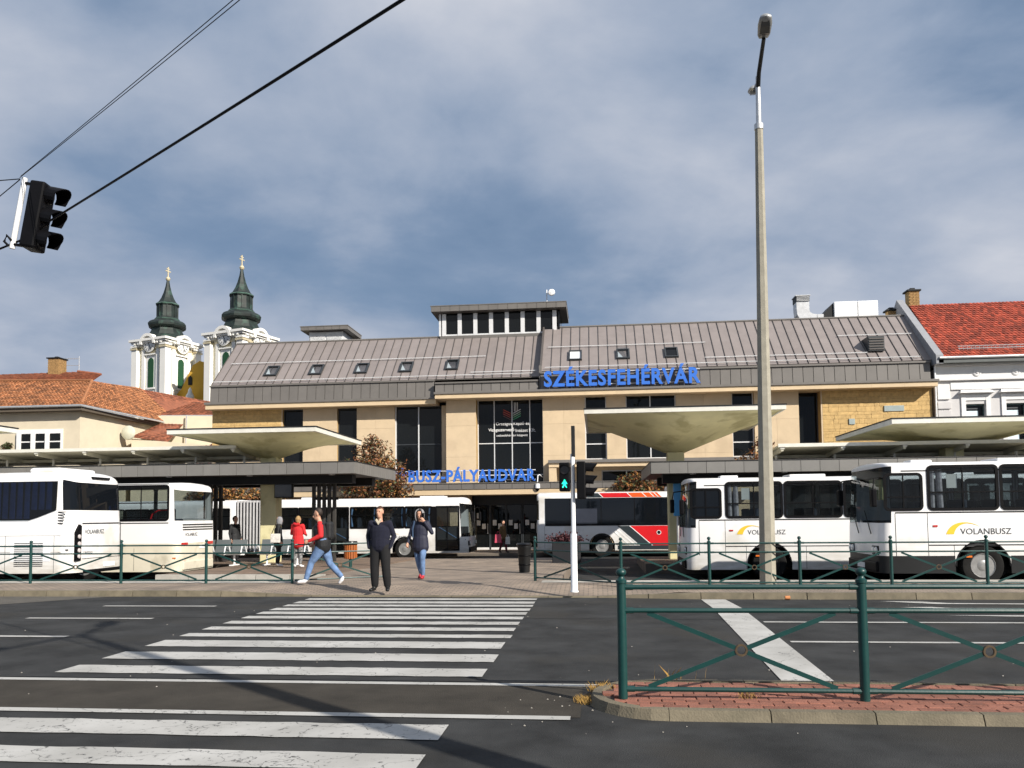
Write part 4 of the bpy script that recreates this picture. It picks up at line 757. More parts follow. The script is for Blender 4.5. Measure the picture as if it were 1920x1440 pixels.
# ================================================================== CANOPIES AND CONCRETE UMBRELLAS
def umbrella(label, cx, cy, a, zr, depth, zbase, colw=.62):
    t = thing('concrete_umbrella', label, 'umbrella roof', (cx, cy, zbase), 0, 'funnel-shaped concrete umbrella roofs'); n = 20; vs = []; th = .10
    def z(u, v): return zr - depth * max(0, (1 - abs(u)) * (1 - abs(v))) ** 1.0
    g = [-1 + 2 * i / n for i in range(n + 1)]
    for lay, off in ((0, 0), (1, th)):
        for u in g:
            for v in g: vs.append((cx + a * u, cy + a * v, z(u, v) + off - th))
    N1 = n + 1; fs = []
    for i in range(n):
        for j in range(n):
            q = (i * N1 + j, i * N1 + j + 1, (i + 1) * N1 + j + 1, (i + 1) * N1 + j); fs.append(q); fs.append(tuple(k + N1 * N1 for k in reversed(q)))
    MB().add(vs, fs).build('shell', shell, t, True)
    r = MB()
    for s_ in (-1, 1):
        r.box(cx - a - .04, cx + a + .04, cy + s_ * a - .04 + (.0), cy + s_ * a + .04, zr - .13, zr + .02); r.box(cx + s_ * a - .04, cx + s_ * a + .04, cy - a + .041, cy + a - .041, zr - .13, zr + .02)
    r.build('rim', shell_rim, t)
    r = MB()
    for s_ in (-1, 1):
        r.box(cx - a - .06, cx + a + .06, cy + s_ * a - .06, cy + s_ * a + .06, zr + .022, zr + .06); r.box(cx + s_ * a - .06, cx + s_ * a + .06, cy - a + .061, cy + a - .061, zr + .022, zr + .06)
    r.build('rim_flashing', dark_grey, t)
    MB().bbox(cx - colw / 2, cx + colw / 2, cy - colw / 2, cy + colw / 2, zbase, zr - depth + .05, .03).build('column', shell, t)
    return t
umbrella('pale concrete umbrella roof above the left grey canopy', -12.38, 29.5, 2.68, 4.80, .88, -.02)
umbrella('largest pale concrete umbrella roof, on the canopy end right of the traffic signal', 3.0, 30.8, 3.33, 5.27, 1.32, -.02)
umbrella('pale concrete umbrella roof at the right edge, above the nearest bus', 12.5, 29.7, 3.0, 4.62, .75, -.02)
umbrella('pale concrete umbrella roof cut off by the left edge, above the coach', -22.4, 22.6, 2.7, 4.78, .85, -.17)
def canopy(label, x0, x1, y0, y1, zt, h, pw=.62, cols=(), endl=False, endr=False):
    t = thing('platform_canopy', label, 'canopy', ((x0 + x1) / 2, (y0 + y1) / 2, -.03), 0, 'grey panelled platform canopies')
    MB().box(x0 + .03, x1 - .03, y0 + .03, y1 - .03, zt - h + .03, zt - .02).build('deck', soffit, t); MB().box(x0 - .02, x1 + .02, y0 - .02, y1 + .02, zt - .018, zt + .02).build('edge_trim', dark_grey, t); MB().box(x0 + .1, x1 - .1, y0 + .1, y1 - .1, zt + .022, zt + .03).build('gravel_roof', concrete_l, t)  # pale unseen top sheet added to bounce light under the raised roof
    pm = MB().bbox(.006, pw - .006, -.012, .025, -h, -.022, .004).mesh('fascia_panel', mats=[fascia]); n = int((x1 - x0) / pw); off = (x1 - x0 - n * pw)
    for i in range(n): put('fascia_panel', pm, t, (x0 + off * (0 if endl else 1) + i * pw, y0, zt))
    if endr or endl:
        m2 = round((y1 - y0) / .3); w = (y1 - y0) / m2; pe = MB().box(-.025, .012, .004, w - .004, -h, -.022).mesh('fascia_panel', mats=[fascia])
        for i in range(m2): put('fascia_panel', pe, t, (x1 if endr else x0 + .013, y0 + i * w, zt))
    MB().box(x0 + .5, x1 - .5, y0 + 1.3, y0 + 1.75, zt - h - .28, zt - h + .028).build('beam', dark_grey, t); MB().box(x0 + .5, x1 - .5, y1 - 1.75, y1 - 1.3, zt - h - .28, zt - h + .028).build('beam', dark_grey, t)
    for x in cols: MB().bbox(x - .12, x + .12, (y0 + y1) / 2 - .12, (y0 + y1) / 2 + .12, -.05, zt - h - .01, .02).build('column', dark_grey, t)
    for x in np.arange(x0 + 1.5, x1 - .5, 3.1):
        MB().lathe([(.11, 0), (.11, -.03), (.08, -.035)], 14, (x, y0 + .75, zt - h + .028)).build('downlight', alu, t)
    return t
canopy('grey panelled canopy over the left bus platform with its end towards the plaza', -42, -8.42, 27.3, 33.0, 3.63, .42, cols=(-38, -32, -26, -20), endr=True)
canopy('grey panelled canopy over the right bus platform behind the white buses', 1.86, 44, 27.6, 33.2, 3.45, .40, cols=(8, 16, 22, 28), endl=True)
def glass_roof(label, x0, x1, y0, y1, z, zb, step):
    t = thing('glazed_roof', label, 'roof', ((x0 + x1) / 2, y0, zb), 0, 'thin raised roofs above the platform canopies'); cream = mat('cream_steel', (.66, .64, .52), .6, var=.06)
    MB().hexa([(x0, y0, z - .07), (x1, y0, z - .07), (x1, y1, z - .32), (x0, y1, z - .32), (x0, y0, z), (x1, y0, z), (x1, y1, z - .25), (x0, y1, z - .25)]).build('roof_sheet', cream, t); MB().box(x0 - .03, x1 + .03, y0 - .06, y0 - .003, z - .09, z + .03).build('edge_profile', shell_rim, t)
    n = int((x1 - x0) / step)
    for i in range(n + 1):
        x = x0 + .12 + (x1 - x0 - .24) * i / n
        MB().hexa([(x - .04, y0 + .02, z - .22), (x + .04, y0 + .02, z - .22), (x + .04, y1 - .1, z - .50), (x - .04, y1 - .1, z - .50), (x - .04, y0 + .02, z - .075), (x + .04, y0 + .02, z - .075), (x + .04, y1 - .1, z - .325), (x - .04, y1 - .1, z - .325)]).build('rafter', cream, t)
        MB().tube([(x, y0 + 1.0, zb), (x, y0 + 1.0, z - .3)], .045, 8).build('post', shell_rim, t, True)
        MB().box(x - .07, x + .07, y0 - .02, y0 + .12, z - .16, z - .095).build('bracket', shell_rim, t)
    MB().box(x0, x1, y0 + 1.8, y0 + 1.9, z - .35, z - .24).build('purlin', cream, t); MB().box(x0, x1, y1 - .3, y1 - .2, z - .5, z - .36).build('purlin', dark_grey, t)
glass_roof('thin cream raised roof on posts above the left grey canopy', -41, -13.3, 28.4, 32.3, 4.36, 3.64, 1.95); glass_roof('thin raised roof on posts above the right grey canopy', 6.3, 43, 28.4, 32.2, 4.03, 3.46, 1.95)
# slatted wind screens under the left canopy
for lab, x0, n in (('dark slatted wind screen beside the bench under the left canopy', -10.92, 5), ('dark slatted wind screen behind the rear of the second left bus', -15.3, 4)):
    t = thing('slatted_screen', lab, 'wind screen', (x0, 30, -.03), 0, 'slatted wind screens')
    for i in range(n): MB().bbox(x0 + .205 * i, x0 + .205 * i + .115, 29.9, 30.05, -.03, 3.2, .01).build('slat', mat('screen_grey', (.035, .033, .03), .6), t)
    MB().box(x0, x0 + .205 * n, 29.93, 30.02, 2.35, 2.45).build('crossbar', dark_grey, t); MB().box(x0, x0 + .205 * n, 29.93, 30.02, .25, .35).build('crossbar', dark_grey, t)
t = thing('information_display', 'dark hanging information display under the left canopy', 'display', (-11.7, 29, 2.4)); MB().bbox(-12.02, -11.3, 28.9, 29.05, 2.42, 3.0, .02).build('housing', dark_grey, t); MB().box(-11.98, -11.34, 28.885, 28.897, 2.46, 2.96).build('screen', mat('screen_off', (.02, .03, .045), .2), t); MB().box(-11.7, -11.62, 28.95, 29.0, 3.0, 3.2).build('hanger', dark_grey, t)
# bench of metal seats
def bench(label, x0, n, y, zb):
    t = thing('waiting_bench', label, 'bench', (x0, y, zb), 0, 'metal waiting benches'); seatm = mat('perforated_metal', (.10, .115, .12), .5, var=.1, scale=30); w = .60
    for i in range(n):
        x = x0 + i * w
        prof = [(y - .28, zb + .47), (y - .24, zb + .445), (y + .16, zb + .43), (y + .24, zb + .50), (y + .36, zb + .88), (y + .345, zb + .89), (y + .225, zb + .52), (y + .15, zb + .45), (y - .24, zb + .465), (y - .28, zb + .485)]
        MB().prism(prof, x + .03, x + w - .03, 'x').build('seat', seatm, t)
    for i in range(n + 1):
        x = x0 + i * w; MB().tube([(x, y + .2, zb + .45), (x, y + .1, zb + .66), (x, y - .18, zb + .66), (x, y - .26, zb + .46)], .022, 6).build('armrest', white_paint, t, True)
    MB().box(x0, x0 + n * w, y - .05, y + .05, zb + .36, zb + .42).build('beam', white_paint, t)
    for x in (x0 + .35, x0 + n * w - .35):
        MB().tube([(x, y, zb + .37), (x, y, zb + .03)], .035, 8).build('leg', white_paint, t, True); MB().box(x - .05, x + .05, y - .3, y + .3, zb, zb + .035).build('foot', white_paint, t)
bench('row of three grey metal seats with white arms behind the left railing', -14.1, 3, 27.0, .03); bench('grey metal seats with white arms beside the waiting women', -11.9, 3, 27.2, .03)
# bins and planter
t = thing('litter_bin', 'orange wooden-slatted litter bin with black bag behind the walking man', 'bin', (-8.0, 25.5, .05)); wood = mat('orange_wood', (.36, .10, .02), .6, rnd=.12)
for k in range(18): a = 2 * math.pi * k / 18; o = MB().box(-.012, .012, -.022, .022, .28, .72).build('slat', wood, t, local=True, loc=(.2 * math.cos(a), .2 * math.sin(a), 0)); o.rotation_euler = (0, 0, a)
MB().lathe([(.17, .27), (.18, .72), (.16, .72), (.15, .3)], 16).build('liner', black, t, True, True); MB().tube([(0, 0, 0), (0, 0, .3)], .05, 8).build('stand', green, t, True, True); MB().lathe([(.20, .70), (.25, .76), (.22, .84), (.12, .80), (.05, .74)], 11).build('bin_bag', mat('bin_bag', (.006, .006, .007), .3, bump=.6, bscale=12), t, True, True)
t = thing('litter_bin', 'black tapered litter bin beside the end post of the right railing', 'bin', (-2.05, 22.6, .07))
MB().lathe([(.14, 0), (.15, .02), (.19, .68), (.205, .70), (.205, .74), (.17, .74), (.13, .05)], 20).build('body', mat('bin_black', (.012, .013, .014), .45), t, True, True)
for z in (.2, .45): MB().lathe([(.158 + z * .06, z), (.163 + z * .06, z + .015), (.158 + z * .06, z + .03)], 20).build('band', black, t, True, True)
MB().lathe([(.2, .74), (.23, .78), (.2, .82), (.1, .77)], 10).build('bin_bag', MATS['bin_bag'], t, True, True)
t = thing('planter', 'dark square planter with dark red flowers left of the signal pole base', 'planter', (-1.1, 29.0, -.12)); MB().bbox(-.5, .5, -.45, .45, 0, .85, .03).build('box', mat('planter_grey', (.008, .009, .012), .6), t, local=True)
mb = MB(); rr = random.Random(8)
for _ in range(1300):
    a, b, c = rr.gauss(0, .24), rr.gauss(0, .2), .85 + abs(rr.gauss(0, .11)); s_ = .045; u = Vector((rr.uniform(-1, 1), rr.uniform(-1, 1), rr.uniform(-.5, 1))).normalized() * s_; w = u.cross(Vector((rr.uniform(-1, 1), rr.uniform(-1, 1), rr.uniform(-1, 1)))).normalized() * s_ * .7
    p = Vector((a, b, c)); mb.add([p - u, p + w, p + u, p - w], [(0, 1, 2, 3)])
mb.build('flowers', mat('flowers_dark_red', (.05, .008, .012), .7, var=.5, scale=18), t, local=True)
t = thing('blue_post', 'light blue timetable post behind the front of the middle bus', 'sign post', (3.0, 29.5, -.05)); MB().bbox(2.78, 3.05, 29.45, 29.6, 1.6, 2.95, .02).build('panel', mat('sky_blue', (.08, .36, .72), .4), t); MB().tube([(2.92, 29.52, -.05), (2.92, 29.52, 1.6)], .05, 8).build('post', steel, t, True)

# ================================================================== LAMPS, SIGNALS, WIRES
def street_lamp(label, x, y, zb, hc, hs, head_w=.34, far=True, scale=1.0):
    t = thing('street_lamp', label, 'street lamp', (x, y, zb), 0, 'tall concrete street lamps'); T_ = dict(local=True)
    MB().lathe([(.175, 0), (.17, 1.0), (.088, hc), (.08, hc)], 8, rot=rad(22.5)).build('concrete_pole', pole_conc, t, **T_); MB().lathe([(.10, hc - .06), (.10, hc + .06), (.06, hc + .08)], 10).build('collar', steel, t, True, True)
    MB().lathe([(.058, hc), (.05, hs), (.045, hs)], 10).build('steel_pole', steel, t, True, True)
    for s_, L_ in ((-1, 1.35), (1, .70)):
        z0, z1 = hs - .1, hs + .05
        ar = MB().tube([(0, 0, z0 - .15), (0, s_ * .25, z0 + .05), (0, s_ * L_, z1)], [.05, .045, .04], 8).build('arm', dark_grey, t, True, True)
        prof = [(0, -.09, .02), (.08, -.125, .08), (.33, -.14, .11), (.48, -.12, .09), (.53, -.04, .02)]
        vs = []
        for d, w, h in prof:
            for k in range(10): a = 2 * math.pi * k / 10; vs.append((abs(w) * math.cos(a), s_ * (L_ - .05 + d), z1 + .05 + d * .28 + (h if math.sin(a) > 0 else h * .55) * math.sin(a)))
        hd = MB().add(vs, [(10 * i + k, 10 * i + (k + 1) % 10, 10 * i + 10 + (k + 1) % 10, 10 * i + 10 + k) for i in range(4) for k in range(10)] + [tuple(range(9, -1, -1)), tuple(40 + k for k in range(10))]).build('lamp_head', mat('lamp_housing', (.35, .36, .36), .4, metal=.4), t, True, True)
        vs = [(w * .82 * c, s_ * (L_ - .05 + d), z1 + .05 + d * .28 - h) for d, w, h in ((.08, .11, .03), (.22, .12, .10), (.38, .11, .09), (.47, .09, .03)) for c in (-1, 1)]
        MB().add(vs, [(2 * i, 2 * i + 1, 2 * i + 3, 2 * i + 2) for i in range(3)]).build('lens', mat('lamp_lens', (.10, .10, .095), .25), hd, local=True)
    return t
sl = street_lamp('tall concrete street lamp with two heads standing in front of the white buses', 3.61, 17.66, .12, 10.05, 11.2); sl.rotation_euler = (0, rad(.5), rad(-6))
for z in (3.9, 6.6, 10.0): MB().lathe([(.165 - z * .0083, z), (.165 - z * .0083, z + .05)], 10).build('strap', steel, sl, local=True)
street_lamp('concrete lamp standing beside the camera outside the picture, seen only by its shadow', 4.07, 1.62, 0, 8.3, 9.0)
def visor(mb, c, r, L_, d, up=Vector((0, 0, 1))):
    """half-open hood: d = facing direction"""
    d = Vector(d).normalized(); side = d.cross(up).normalized(); c = Vector(c); n = 12; vs = []
    for k in range(n + 1):
        a = rad(-35 + 250 * k / n); o = side * math.cos(a) * r + up * math.sin(a) * r; ln = L_ * (.62 + .38 * max(0, math.sin(a)))
        vs += [c + o, c + o + d * ln, c + o * .92, c + o * .92 + d * ln]
    mb.add(vs, [q for k in range(n) for q in ((4 * k, 4 * k + 4, 4 * k + 5, 4 * k + 1), (4 * k + 2, 4 * k + 3, 4 * k + 7, 4 * k + 6), (4 * k + 1, 4 * k + 5, 4 * k + 7, 4 * k + 3))])
sg = thing('traffic_signal', 'white signal pole with lit green pedestrian light and black vehicle signal', 'traffic light', (-.47, 16.22, .12)); LO = dict(local=True)
MB().lathe([(.085, 0), (.085, .02), (.068, .04), (.066, 1.15), (.045, 1.19), (.044, 2.78)], 16).build('pole', white_paint, sg, True, True)
MB().bbox(-.02, .055, -.05, .05, 2.72, 3.35, .012).build('edge_on_sign', dark_grey, sg, **LO); MB().box(-.05, .05, -.02, .02, 2.2, 2.25).build('bracket', black, sg, **LO)
hp = MB().bbox(-.27, -.05, -.16, .1, 2.02, 2.60, .025).build('pedestrian_signal', black, sg, **LO)
for z in (2.45, 2.17):
    mb = MB(); visor(mb, (-.16, -.16, z), .105, .14, (0, -1, 0)); mb.build('visor', black, hp, **LO); MB().lathe([(.095, 0), (.09, -.012)], 18, (-.16, -.162, z), 'y').build('lens', mat('lens_dark', (.015, .012, .012), .2), hp, **LO)
gm = emit('green_light', (.02, .80, .52), 1.6)
fig = MB(); P_ = lambda x, z: (-.16 + x, 2.17 + z)
fig.lathe([(.019, 0), (.019, -.006)], 12, (-.16, -.177, 2.235), 'y'); fig.prism([P_(-.028, .045), P_(.03, .045), P_(.055, -.0), P_(.042, -.012), P_(.024, .012), P_(.022, -.02), P_(.05, -.075), P_(.03, -.08), P_(0, -.03), P_(-.03, -.08), P_(-.05, -.075), P_(-.022, -.015), P_(-.024, .012), P_(-.045, -.012), P_(-.057, 0)], -.182, -.176, 'y'); fig.build('green_walking_figure', gm, hp, **LO)
hv_ = MB().bbox(.08, .26, -.13, .13, 1.86, 2.62, .025).build('vehicle_signal', black, sg, **LO)
for z in (2.49, 2.24, 1.99):
    mb = MB(); visor(mb, (.26, 0, z), .11, .24, (1, -.12, -.08)); mb.build('visor', black, hv_, **LO); MB().lathe([(.1, 0), (.09, .012)], 18, (.262, 0, z), 'x').build('lens', MATS['lens_dark'], hv_, **LO)
# hanging signal over the road
hs_ = thing('hanging_traffic_light', 'black three-lens traffic light hanging tilted from span wires at the upper left', 'traffic light', (-7.78, 10.0, 5.36)); hs_.rotation_euler = (0, rad(8.5), rad(8))
hb = MB().bbox(.03, .24, -.15, .15, .02, .95, .03).build('housing', black, hs_, **LO)
for z in (.80, .49, .18):
    mb = MB(); visor(mb, (.24, 0, z), .135, .30, (1, -.25, -.12)); mb.build('visor', black, hs_, **LO); MB().lathe([(.12, 0), (.11, .012)], 18, (.242, 0, z), 'x').build('lens', MATS['lens_dark'], hs_, **LO)
MB().tube([(-.13, 0, .0), (-.13, 0, 1.0)], .036, 10).build('support_tube', white_paint, hs_, True, True)
for z in (.06, .93): MB().box(-.13, .05, -.025, .025, z - .015, z + .015).build('bracket', black, hs_, **LO)
MB().tube([(-.13, -.05, .1), (-.2, -.05, .16), (-.22, -.05, .07), (-.15, -.05, .02)], .018, 6).build('cable_loop', black, hs_, True, True)
def wire(label, pts, r, sag, seg=16):
    P = [Vector(p) for p in pts]; out = []
    for a, b in zip(P, P[1:]):
        for k in range(seg): t_ = k / seg; out.append(a.lerp(b, t_) - Vector((0, 0, sag * 4 * t_ * (1 - t_))))
    out.append(P[-1]); return tag(MB().tube(out, r, 6).build('overhead_wire', black, smooth=True), label, 'wire', 'span wires over the road')
wire('thick black cable running from the hanging traffic light to the top of the picture', [(-14.5, 12.6, 5.0), (-7.9, 10.0, 5.46), (-7.35, 9.95, 5.72), (4.0, 1.66, 5.30)], .014, .03)
wire('upper of the two thin span wires above the hanging traffic light', [(-7.82, 10.0, 6.40), (4.0, 1.72, 6.62)], .0045, .05); wire('lower of the two thin span wires above the hanging traffic light', [(-7.82, 9.98, 6.37), (4.0, 1.70, 6.50)], .0045, .06)
wire('thin wire leaving the frame level to the left of the hanging light', [(-7.85, 10.02, 6.37), (-14, 10.9, 6.75)], .007, .02); wire('thin wire sloping down to the left of the hanging light', [(-7.85, 10.02, 6.36), (-14, 13.6, 5.6)], .007, .02)
# paper cup lying by the far kerb
tag(MB().lathe([(.035, 0), (.04, .09), (.036, .09), (.03, .01)], 12, (0, 0, 0), 'x').build('paper_cup', mat('cup_orange', (.55, .22, .08), .7), loc=(3.55, 15.86, .045), smooth=True), 'crumpled orange paper cup lying in the gutter by the lamp', 'cup')
# ================================================================== BUSES
seat_blue = mat('bus_seat', (.02, .03, .05), .9, var=.2); int_grey = mat('bus_interior', (.05, .05, .055), .8); curtain_or_lit_patch = mat('curtain_blue', (.16, .28, .50), .9, var=.2, scale=9); amber = mat('amber_lens', (.70, .16, .02), .3); redl = mat('red_lens', (.45, .02, .015), .3); chrome = mat('wheel_rim', (.27, .27, .265), .4, metal=.3, var=.15, scale=9)
coach_glass = glass('coach_glass', (.85, .93, 1.0), .8)
class Bus:
    """design axes: front at x=0, rear at x=L, near side y=-W/2, z from the ground; sx=-1 mirrors it to face right"""
    def __init__(s, label, xf, yn, zg, L, H, W=2.5, sx=1, zb=.30, cat='bus'):
        s.t = thing('bus', label, cat, (xf, yn + W / 2, zg), 0, 'buses parked in the station yard'); s.L, s.H, s.W, s.sx, s.zb = L, H, W, sx, zb
    def p(s, name, mb, m, parent=None, smooth=False):
        if s.sx < 0: mb.v = [(-x, y, z) for x, y, z in mb.v]
        return mb.build(name, m, parent or s.t, smooth, True)
    def body(s, holes, arches, rf=.32, rr_=.28, roof_r=.30, front=(1.15, 2.55), rear=None, rake=.10, belt=1.1, paint=None, skirt=None, skirt_z=.62, skirt_m=None, belt_lean=0.0, rdrop=.14, fdrop=.10):
        """holes: (side, x0, x1, z0, z1); arches: (x centre, radius, z centre)"""
        L, H, W, zb = s.L, s.H, s.W, s.zb; hw = W / 2
        st_ = {round(v, 4) for h in holes for v in h[1:3]} | {round(a[0] + q * a[1], 4) for a in arches for q in (-1, 1)}
        fr = [rf * (1 - math.cos(rad(a))) for a in (0, 22, 45, 67, 90)]; re = [L - rr_ * (1 - math.cos(rad(a))) for a in (90, 67, 45, 22, 0)]
        xs = fr + sorted(v for v in st_ if rf + .01 < v < L - rr_ - .01) + re
        zr = sorted({zb, skirt_z, H - roof_r} | {round(v, 4) for h in holes for v in h[3:5]} | {front[0], front[1]} | ({rear[0], rear[1]} if rear else set()) | {round(a[2] + a[1], 4) for a in arches})
        zr = [z for z in zr if zb <= z <= H - roof_r]
        arc = [(hw - roof_r * (1 - math.cos(rad(a))), H - .05 - (roof_r - .05) * (1 - math.sin(rad(a)))) for a in (20, 40, 60, 80)] + [(hw * .5, H - .015), (0, H)]
        left = [(-hw, z) for z in zr] + [(-y, z) for y, z in arc]; prof = left + [(-y, z) for y, z in reversed(left[:-1])]; n = len(prof)
        def inset(x):
            if x < rf: return rf * (1 - math.sqrt(max(0, 1 - (1 - x / rf) ** 2))), fdrop * (1 - x / rf) ** 2
            if x > L - rr_: u = (x - (L - rr_)) / rr_; return rr_ * (1 - math.sqrt(max(0, 1 - u * u))), rdrop * u * u
            return 0, 0
        V = []
        for x in xs:
            i_, dz = inset(x); k = (hw - i_) / hw
            for y, z in prof:
                zz = z - dz * max(0, (z - (H - .5)) / .5); xo = rake * max(0, z - belt) * max(0, 1 - x / (rf + .25)) if x < rf + .25 else (-belt_lean * max(0, z - belt) * max(0, 1 - (L - x) / (rr_ + .25)) if x > L - rr_ - .25 else 0); V.append((x + xo, y * k, zz))
        B, G, GR, S = [], [], [], []
        def cls(i, j):                     # face between stations i,i+1 and profile rows j,j+1
            xm = (xs[i] + xs[i + 1]) / 2; j2 = j if j < n // 2 else n - 2 - j; zm = (left[j2][1] + left[j2 + 1][1]) / 2; side = -1 if j < n // 2 else 1
            for sd_, x0, x1, z0, z1 in holes:
                if sd_ in (side, 0) and x0 < xm < x1 and z0 < zm < z1: return None
            for ax, ar, az in arches:
                if abs(xm - ax) < ar and zm < az + ar: return None
            if xm < rf and front[0] < zm < front[1]: return G
            if rear and xm > L - rr_ and rear[0] < zm < rear[1] and xm > L - rr_ * .5: return GR
            return S if (skirt and zm < skirt_z) else B
        for i in range(len(xs) - 1):
            for j in range(n - 1):
                c = cls(i, j)
                if c is not None: c.append((i * n + j, i * n + j + 1, (i + 1) * n + j + 1, (i + 1) * n + j))
        for i, isf in ((0, True), (len(xs) - 1, False)):
            for j in range(n // 2):
                zm = (left[j][1] + left[j + 1][1]) / 2; f = (i * n + j, i * n + j + 1, i * n + n - 2 - j, i * n + n - 1 - j)
                if isf and front[0] < zm < front[1]: G.append(f)
                elif not isf and rear and rear[0] < zm < rear[1]: GR.append(f)
                else: (S if (skirt and zm < skirt_z) else B).append(f)
        def sub(fs):
            ids = sorted({k for f in fs for k in f}); mp = {k: q for q, k in enumerate(ids)}; return MB().add([V[k] for k in ids], [tuple(mp[k] for k in f) for f in fs])
        s.b = s.p('body', sub(B), paint or bus_white, None, True); s.glass = s.p('windscreen', sub(G), bus_glass, None, True) if G else None
        s.rglass = s.p('rear_window', sub(GR), bus_glass, None, True) if GR else None
        if S: s.p('skirt', sub(S), skirt_m or black, None, True)
        for ax, ar, az in arches:          # plate between the square cut and the round arch, and the dark housing behind
            for sd_ in (-1, 1):
                y = sd_ * hw; zt = az + ar; mb = MB(); m_ = 14; pts = [(ax + ar * math.cos(rad(180 * k / m_)), az + ar * math.sin(rad(180 * k / m_))) for k in range(m_ + 1)]; vs = []
                for k, (x, z) in enumerate(pts): vs += [(x, y, z), (x, y, zt)]
                mb.add(vs, [(2 * k, 2 * k + 2, 2 * k + 3, 2 * k + 1) for k in range(m_)])
                if az > zb:
                    for q in (-1, 1): pass
                s.p('arch_plate', mb, (skirt_m or black) if (skirt and zt < skirt_z + .02) else (paint or bus_white))
                mb = MB(); vs = []
                for x, z in pts: vs += [(x, y + sd_ * .012, z), (ax + (x - ax) * .95, y + sd_ * .012, az + (z - az) * .95), (x, y - sd_ * .6, z)]
                mb.add(vs, [q for k in range(m_) for q in ((3 * k, 3 * k + 3, 3 * k + 4, 3 * k + 1), (3 * k, 3 * k + 2, 3 * k + 5, 3 * k + 3))]); s.p('wheel_arch', mb, black)
        s.p('chassis', MB().box(.5, L - .4, -hw + .2, hw - .2, .34, .55), black); s.p('floor', MB().box(.15, L - .15, -hw + .06, hw - .06, .9, .94), int_grey)
        for q in (-1, 1): s.p('lining', MB().box(.4, L - .3, *sorted((q * (hw - .05), q * (hw - .07))), .94, 1.5), int_grey)
        s.p('ceiling', MB().box(.3, L - .3, -hw + .2, hw - .2, H - .14, H - .12), int_grey)
    def wheel(s, x, r, zc=None, sides=(-1, 1), dark=False):
        for sd_ in sides:
            y = sd_ * (s.W / 2 - .16); zc_ = zc or r
            k = .15; prof = [(r * .58, -k + .02), (r * .64, -k), (r * .93, -k + .01), (r, -k + .05), (r, k - .05), (r * .93, k - .01), (r * .64, k), (r * .58, k - .02)]
            w = s.p('wheel', MB().lathe(prof, 28, (x, y, zc_), 'y', cap=False), rubber, None, True)
            q = sd_; rim = [(r * .60, q * .13), (r * .57, q * .148), (r * .53, q * .125), (r * .44, q * .112), (r * .32, q * .118), (r * .25, q * .135), (r * .13, q * .15), (.01, q * .15)]
            s.p('rim', MB().lathe(rim, 24, (x, y, zc_), 'y'), dark_grey if dark else chrome, w, True)
            for a in range(10): t_ = 2 * math.pi * a / 10; s.p('wheel_nut', MB().lathe([(.036, q * .105), (.036, q * .124)], 8, (x + r * .43 * math.cos(t_), y, zc_ + r * .43 * math.sin(t_)), 'y'), black, w)  # black discs stand in for the shaded holes in the rim
    def pane(s, x0, x1, z0, z1, side=-1, r=.10, fw=.045, g=None, bars=(), vbars=(), name='window'):
        y = side * (s.W / 2 + .004); n = 5
        def rr(o, rad_):
            out = []
            for cx, cz, a0 in ((x1 - o - rad_, z1 - o - rad_, 0), (x0 + o + rad_, z1 - o - rad_, 90), (x0 + o + rad_, z0 + o + rad_, 180), (x1 - o - rad_, z0 + o + rad_, 270)):
                out += [(cx + rad_ * math.cos(rad(a0 + 90 * k / n)), cz + rad_ * math.sin(rad(a0 + 90 * k / n))) for k in range(n + 1)]
            return out
        O, I = rr(-.02, r + .02), rr(fw, max(.02, r - fw)); m_ = len(O); vs = [(x, y + side * d, z) for d in (.012, -.02) for x, z in O] + [(x, y + side * d, z) for d in (.012, -.02) for x, z in I]
        f = s.p(name, MB().add(vs, [q for k in range(m_) for q in ((k, (k + 1) % m_, 2 * m_ + (k + 1) % m_, 2 * m_ + k), (k, m_ + k, m_ + (k + 1) % m_, (k + 1) % m_), (2 * m_ + k, 2 * m_ + (k + 1) % m_, 3 * m_ + (k + 1) % m_, 3 * m_ + k))]), black)
        s.p('pane', MB().add([(x, y - side * .008, z) for x, z in rr(fw - .01, max(.02, r - fw))], [tuple(range(m_))]), g or bus_glass, f)
        for z in bars: s.p('window_bar', MB().box(x0 + fw, x1 - fw, y - .012, y + .012, z - .016, z + .016), black, f)
        for x in vbars: s.p('window_bar', MB().box(x - .014, x + .014, y - .011, y + .011, z0 + fw, z1 - fw), black, f)
        return f
    def hole(s, w, m_=.03): return [(sd_, x0 + m_, x1 - m_, z0 + m_, z1 - m_) for sd_, x0, x1, z0, z1 in w]
    def strip(s, name, x0, x1, z0, z1, m, side=-1, d=.004): return s.p(name, MB().box(x0, x1, *sorted((side * (s.W / 2 - .002), side * (s.W / 2 + d))), z0, z1), m)
    def logo(s, x, z, w, h, side=-1):
        """swoosh and lettering on the near side; x,z lower left of the swoosh in world-facing direction"""
        y = -s.W / 2 - .006; n = 14; q2 = lambda p, c, e, t_: tuple((1 - t_) ** 2 * p[i] + 2 * t_ * (1 - t_) * c[i] + t_ * t_ * e[i] for i in (0, 1))
        up_ = [q2((0, 0), (.10, .285), (.44, .27), k / n) for k in range(n + 1)] + [q2((.44, .27), (.62, .26), (.76, .15), k / n) for k in range(1, n + 1)]
        lo_ = [q2((.17, 0), (.22, .215), (.45, .245), k / n) for k in range(n + 1)] + [q2((.45, .245), (.62, .245), (.76, .15), k / n) for k in range(1, n + 1)]; g = h / .27
        mb = MB().add([(x + p[0] * g, y, z + p[1] * g) for p in up_ + lo_], [(k, k + 1, 2 * n + 2 + k, 2 * n + 1 + k) for k in range(2 * n)]); mb.build('logo_swoosh', gold, s.t, False, True)
        me = fit(text_me('VOLANBUSZ', 1, 0, .004, [text_grey]), w, w * .125); put('logo_lettering', me, s.t, (x + h * 1.15, y, z - h * .02), local=True)
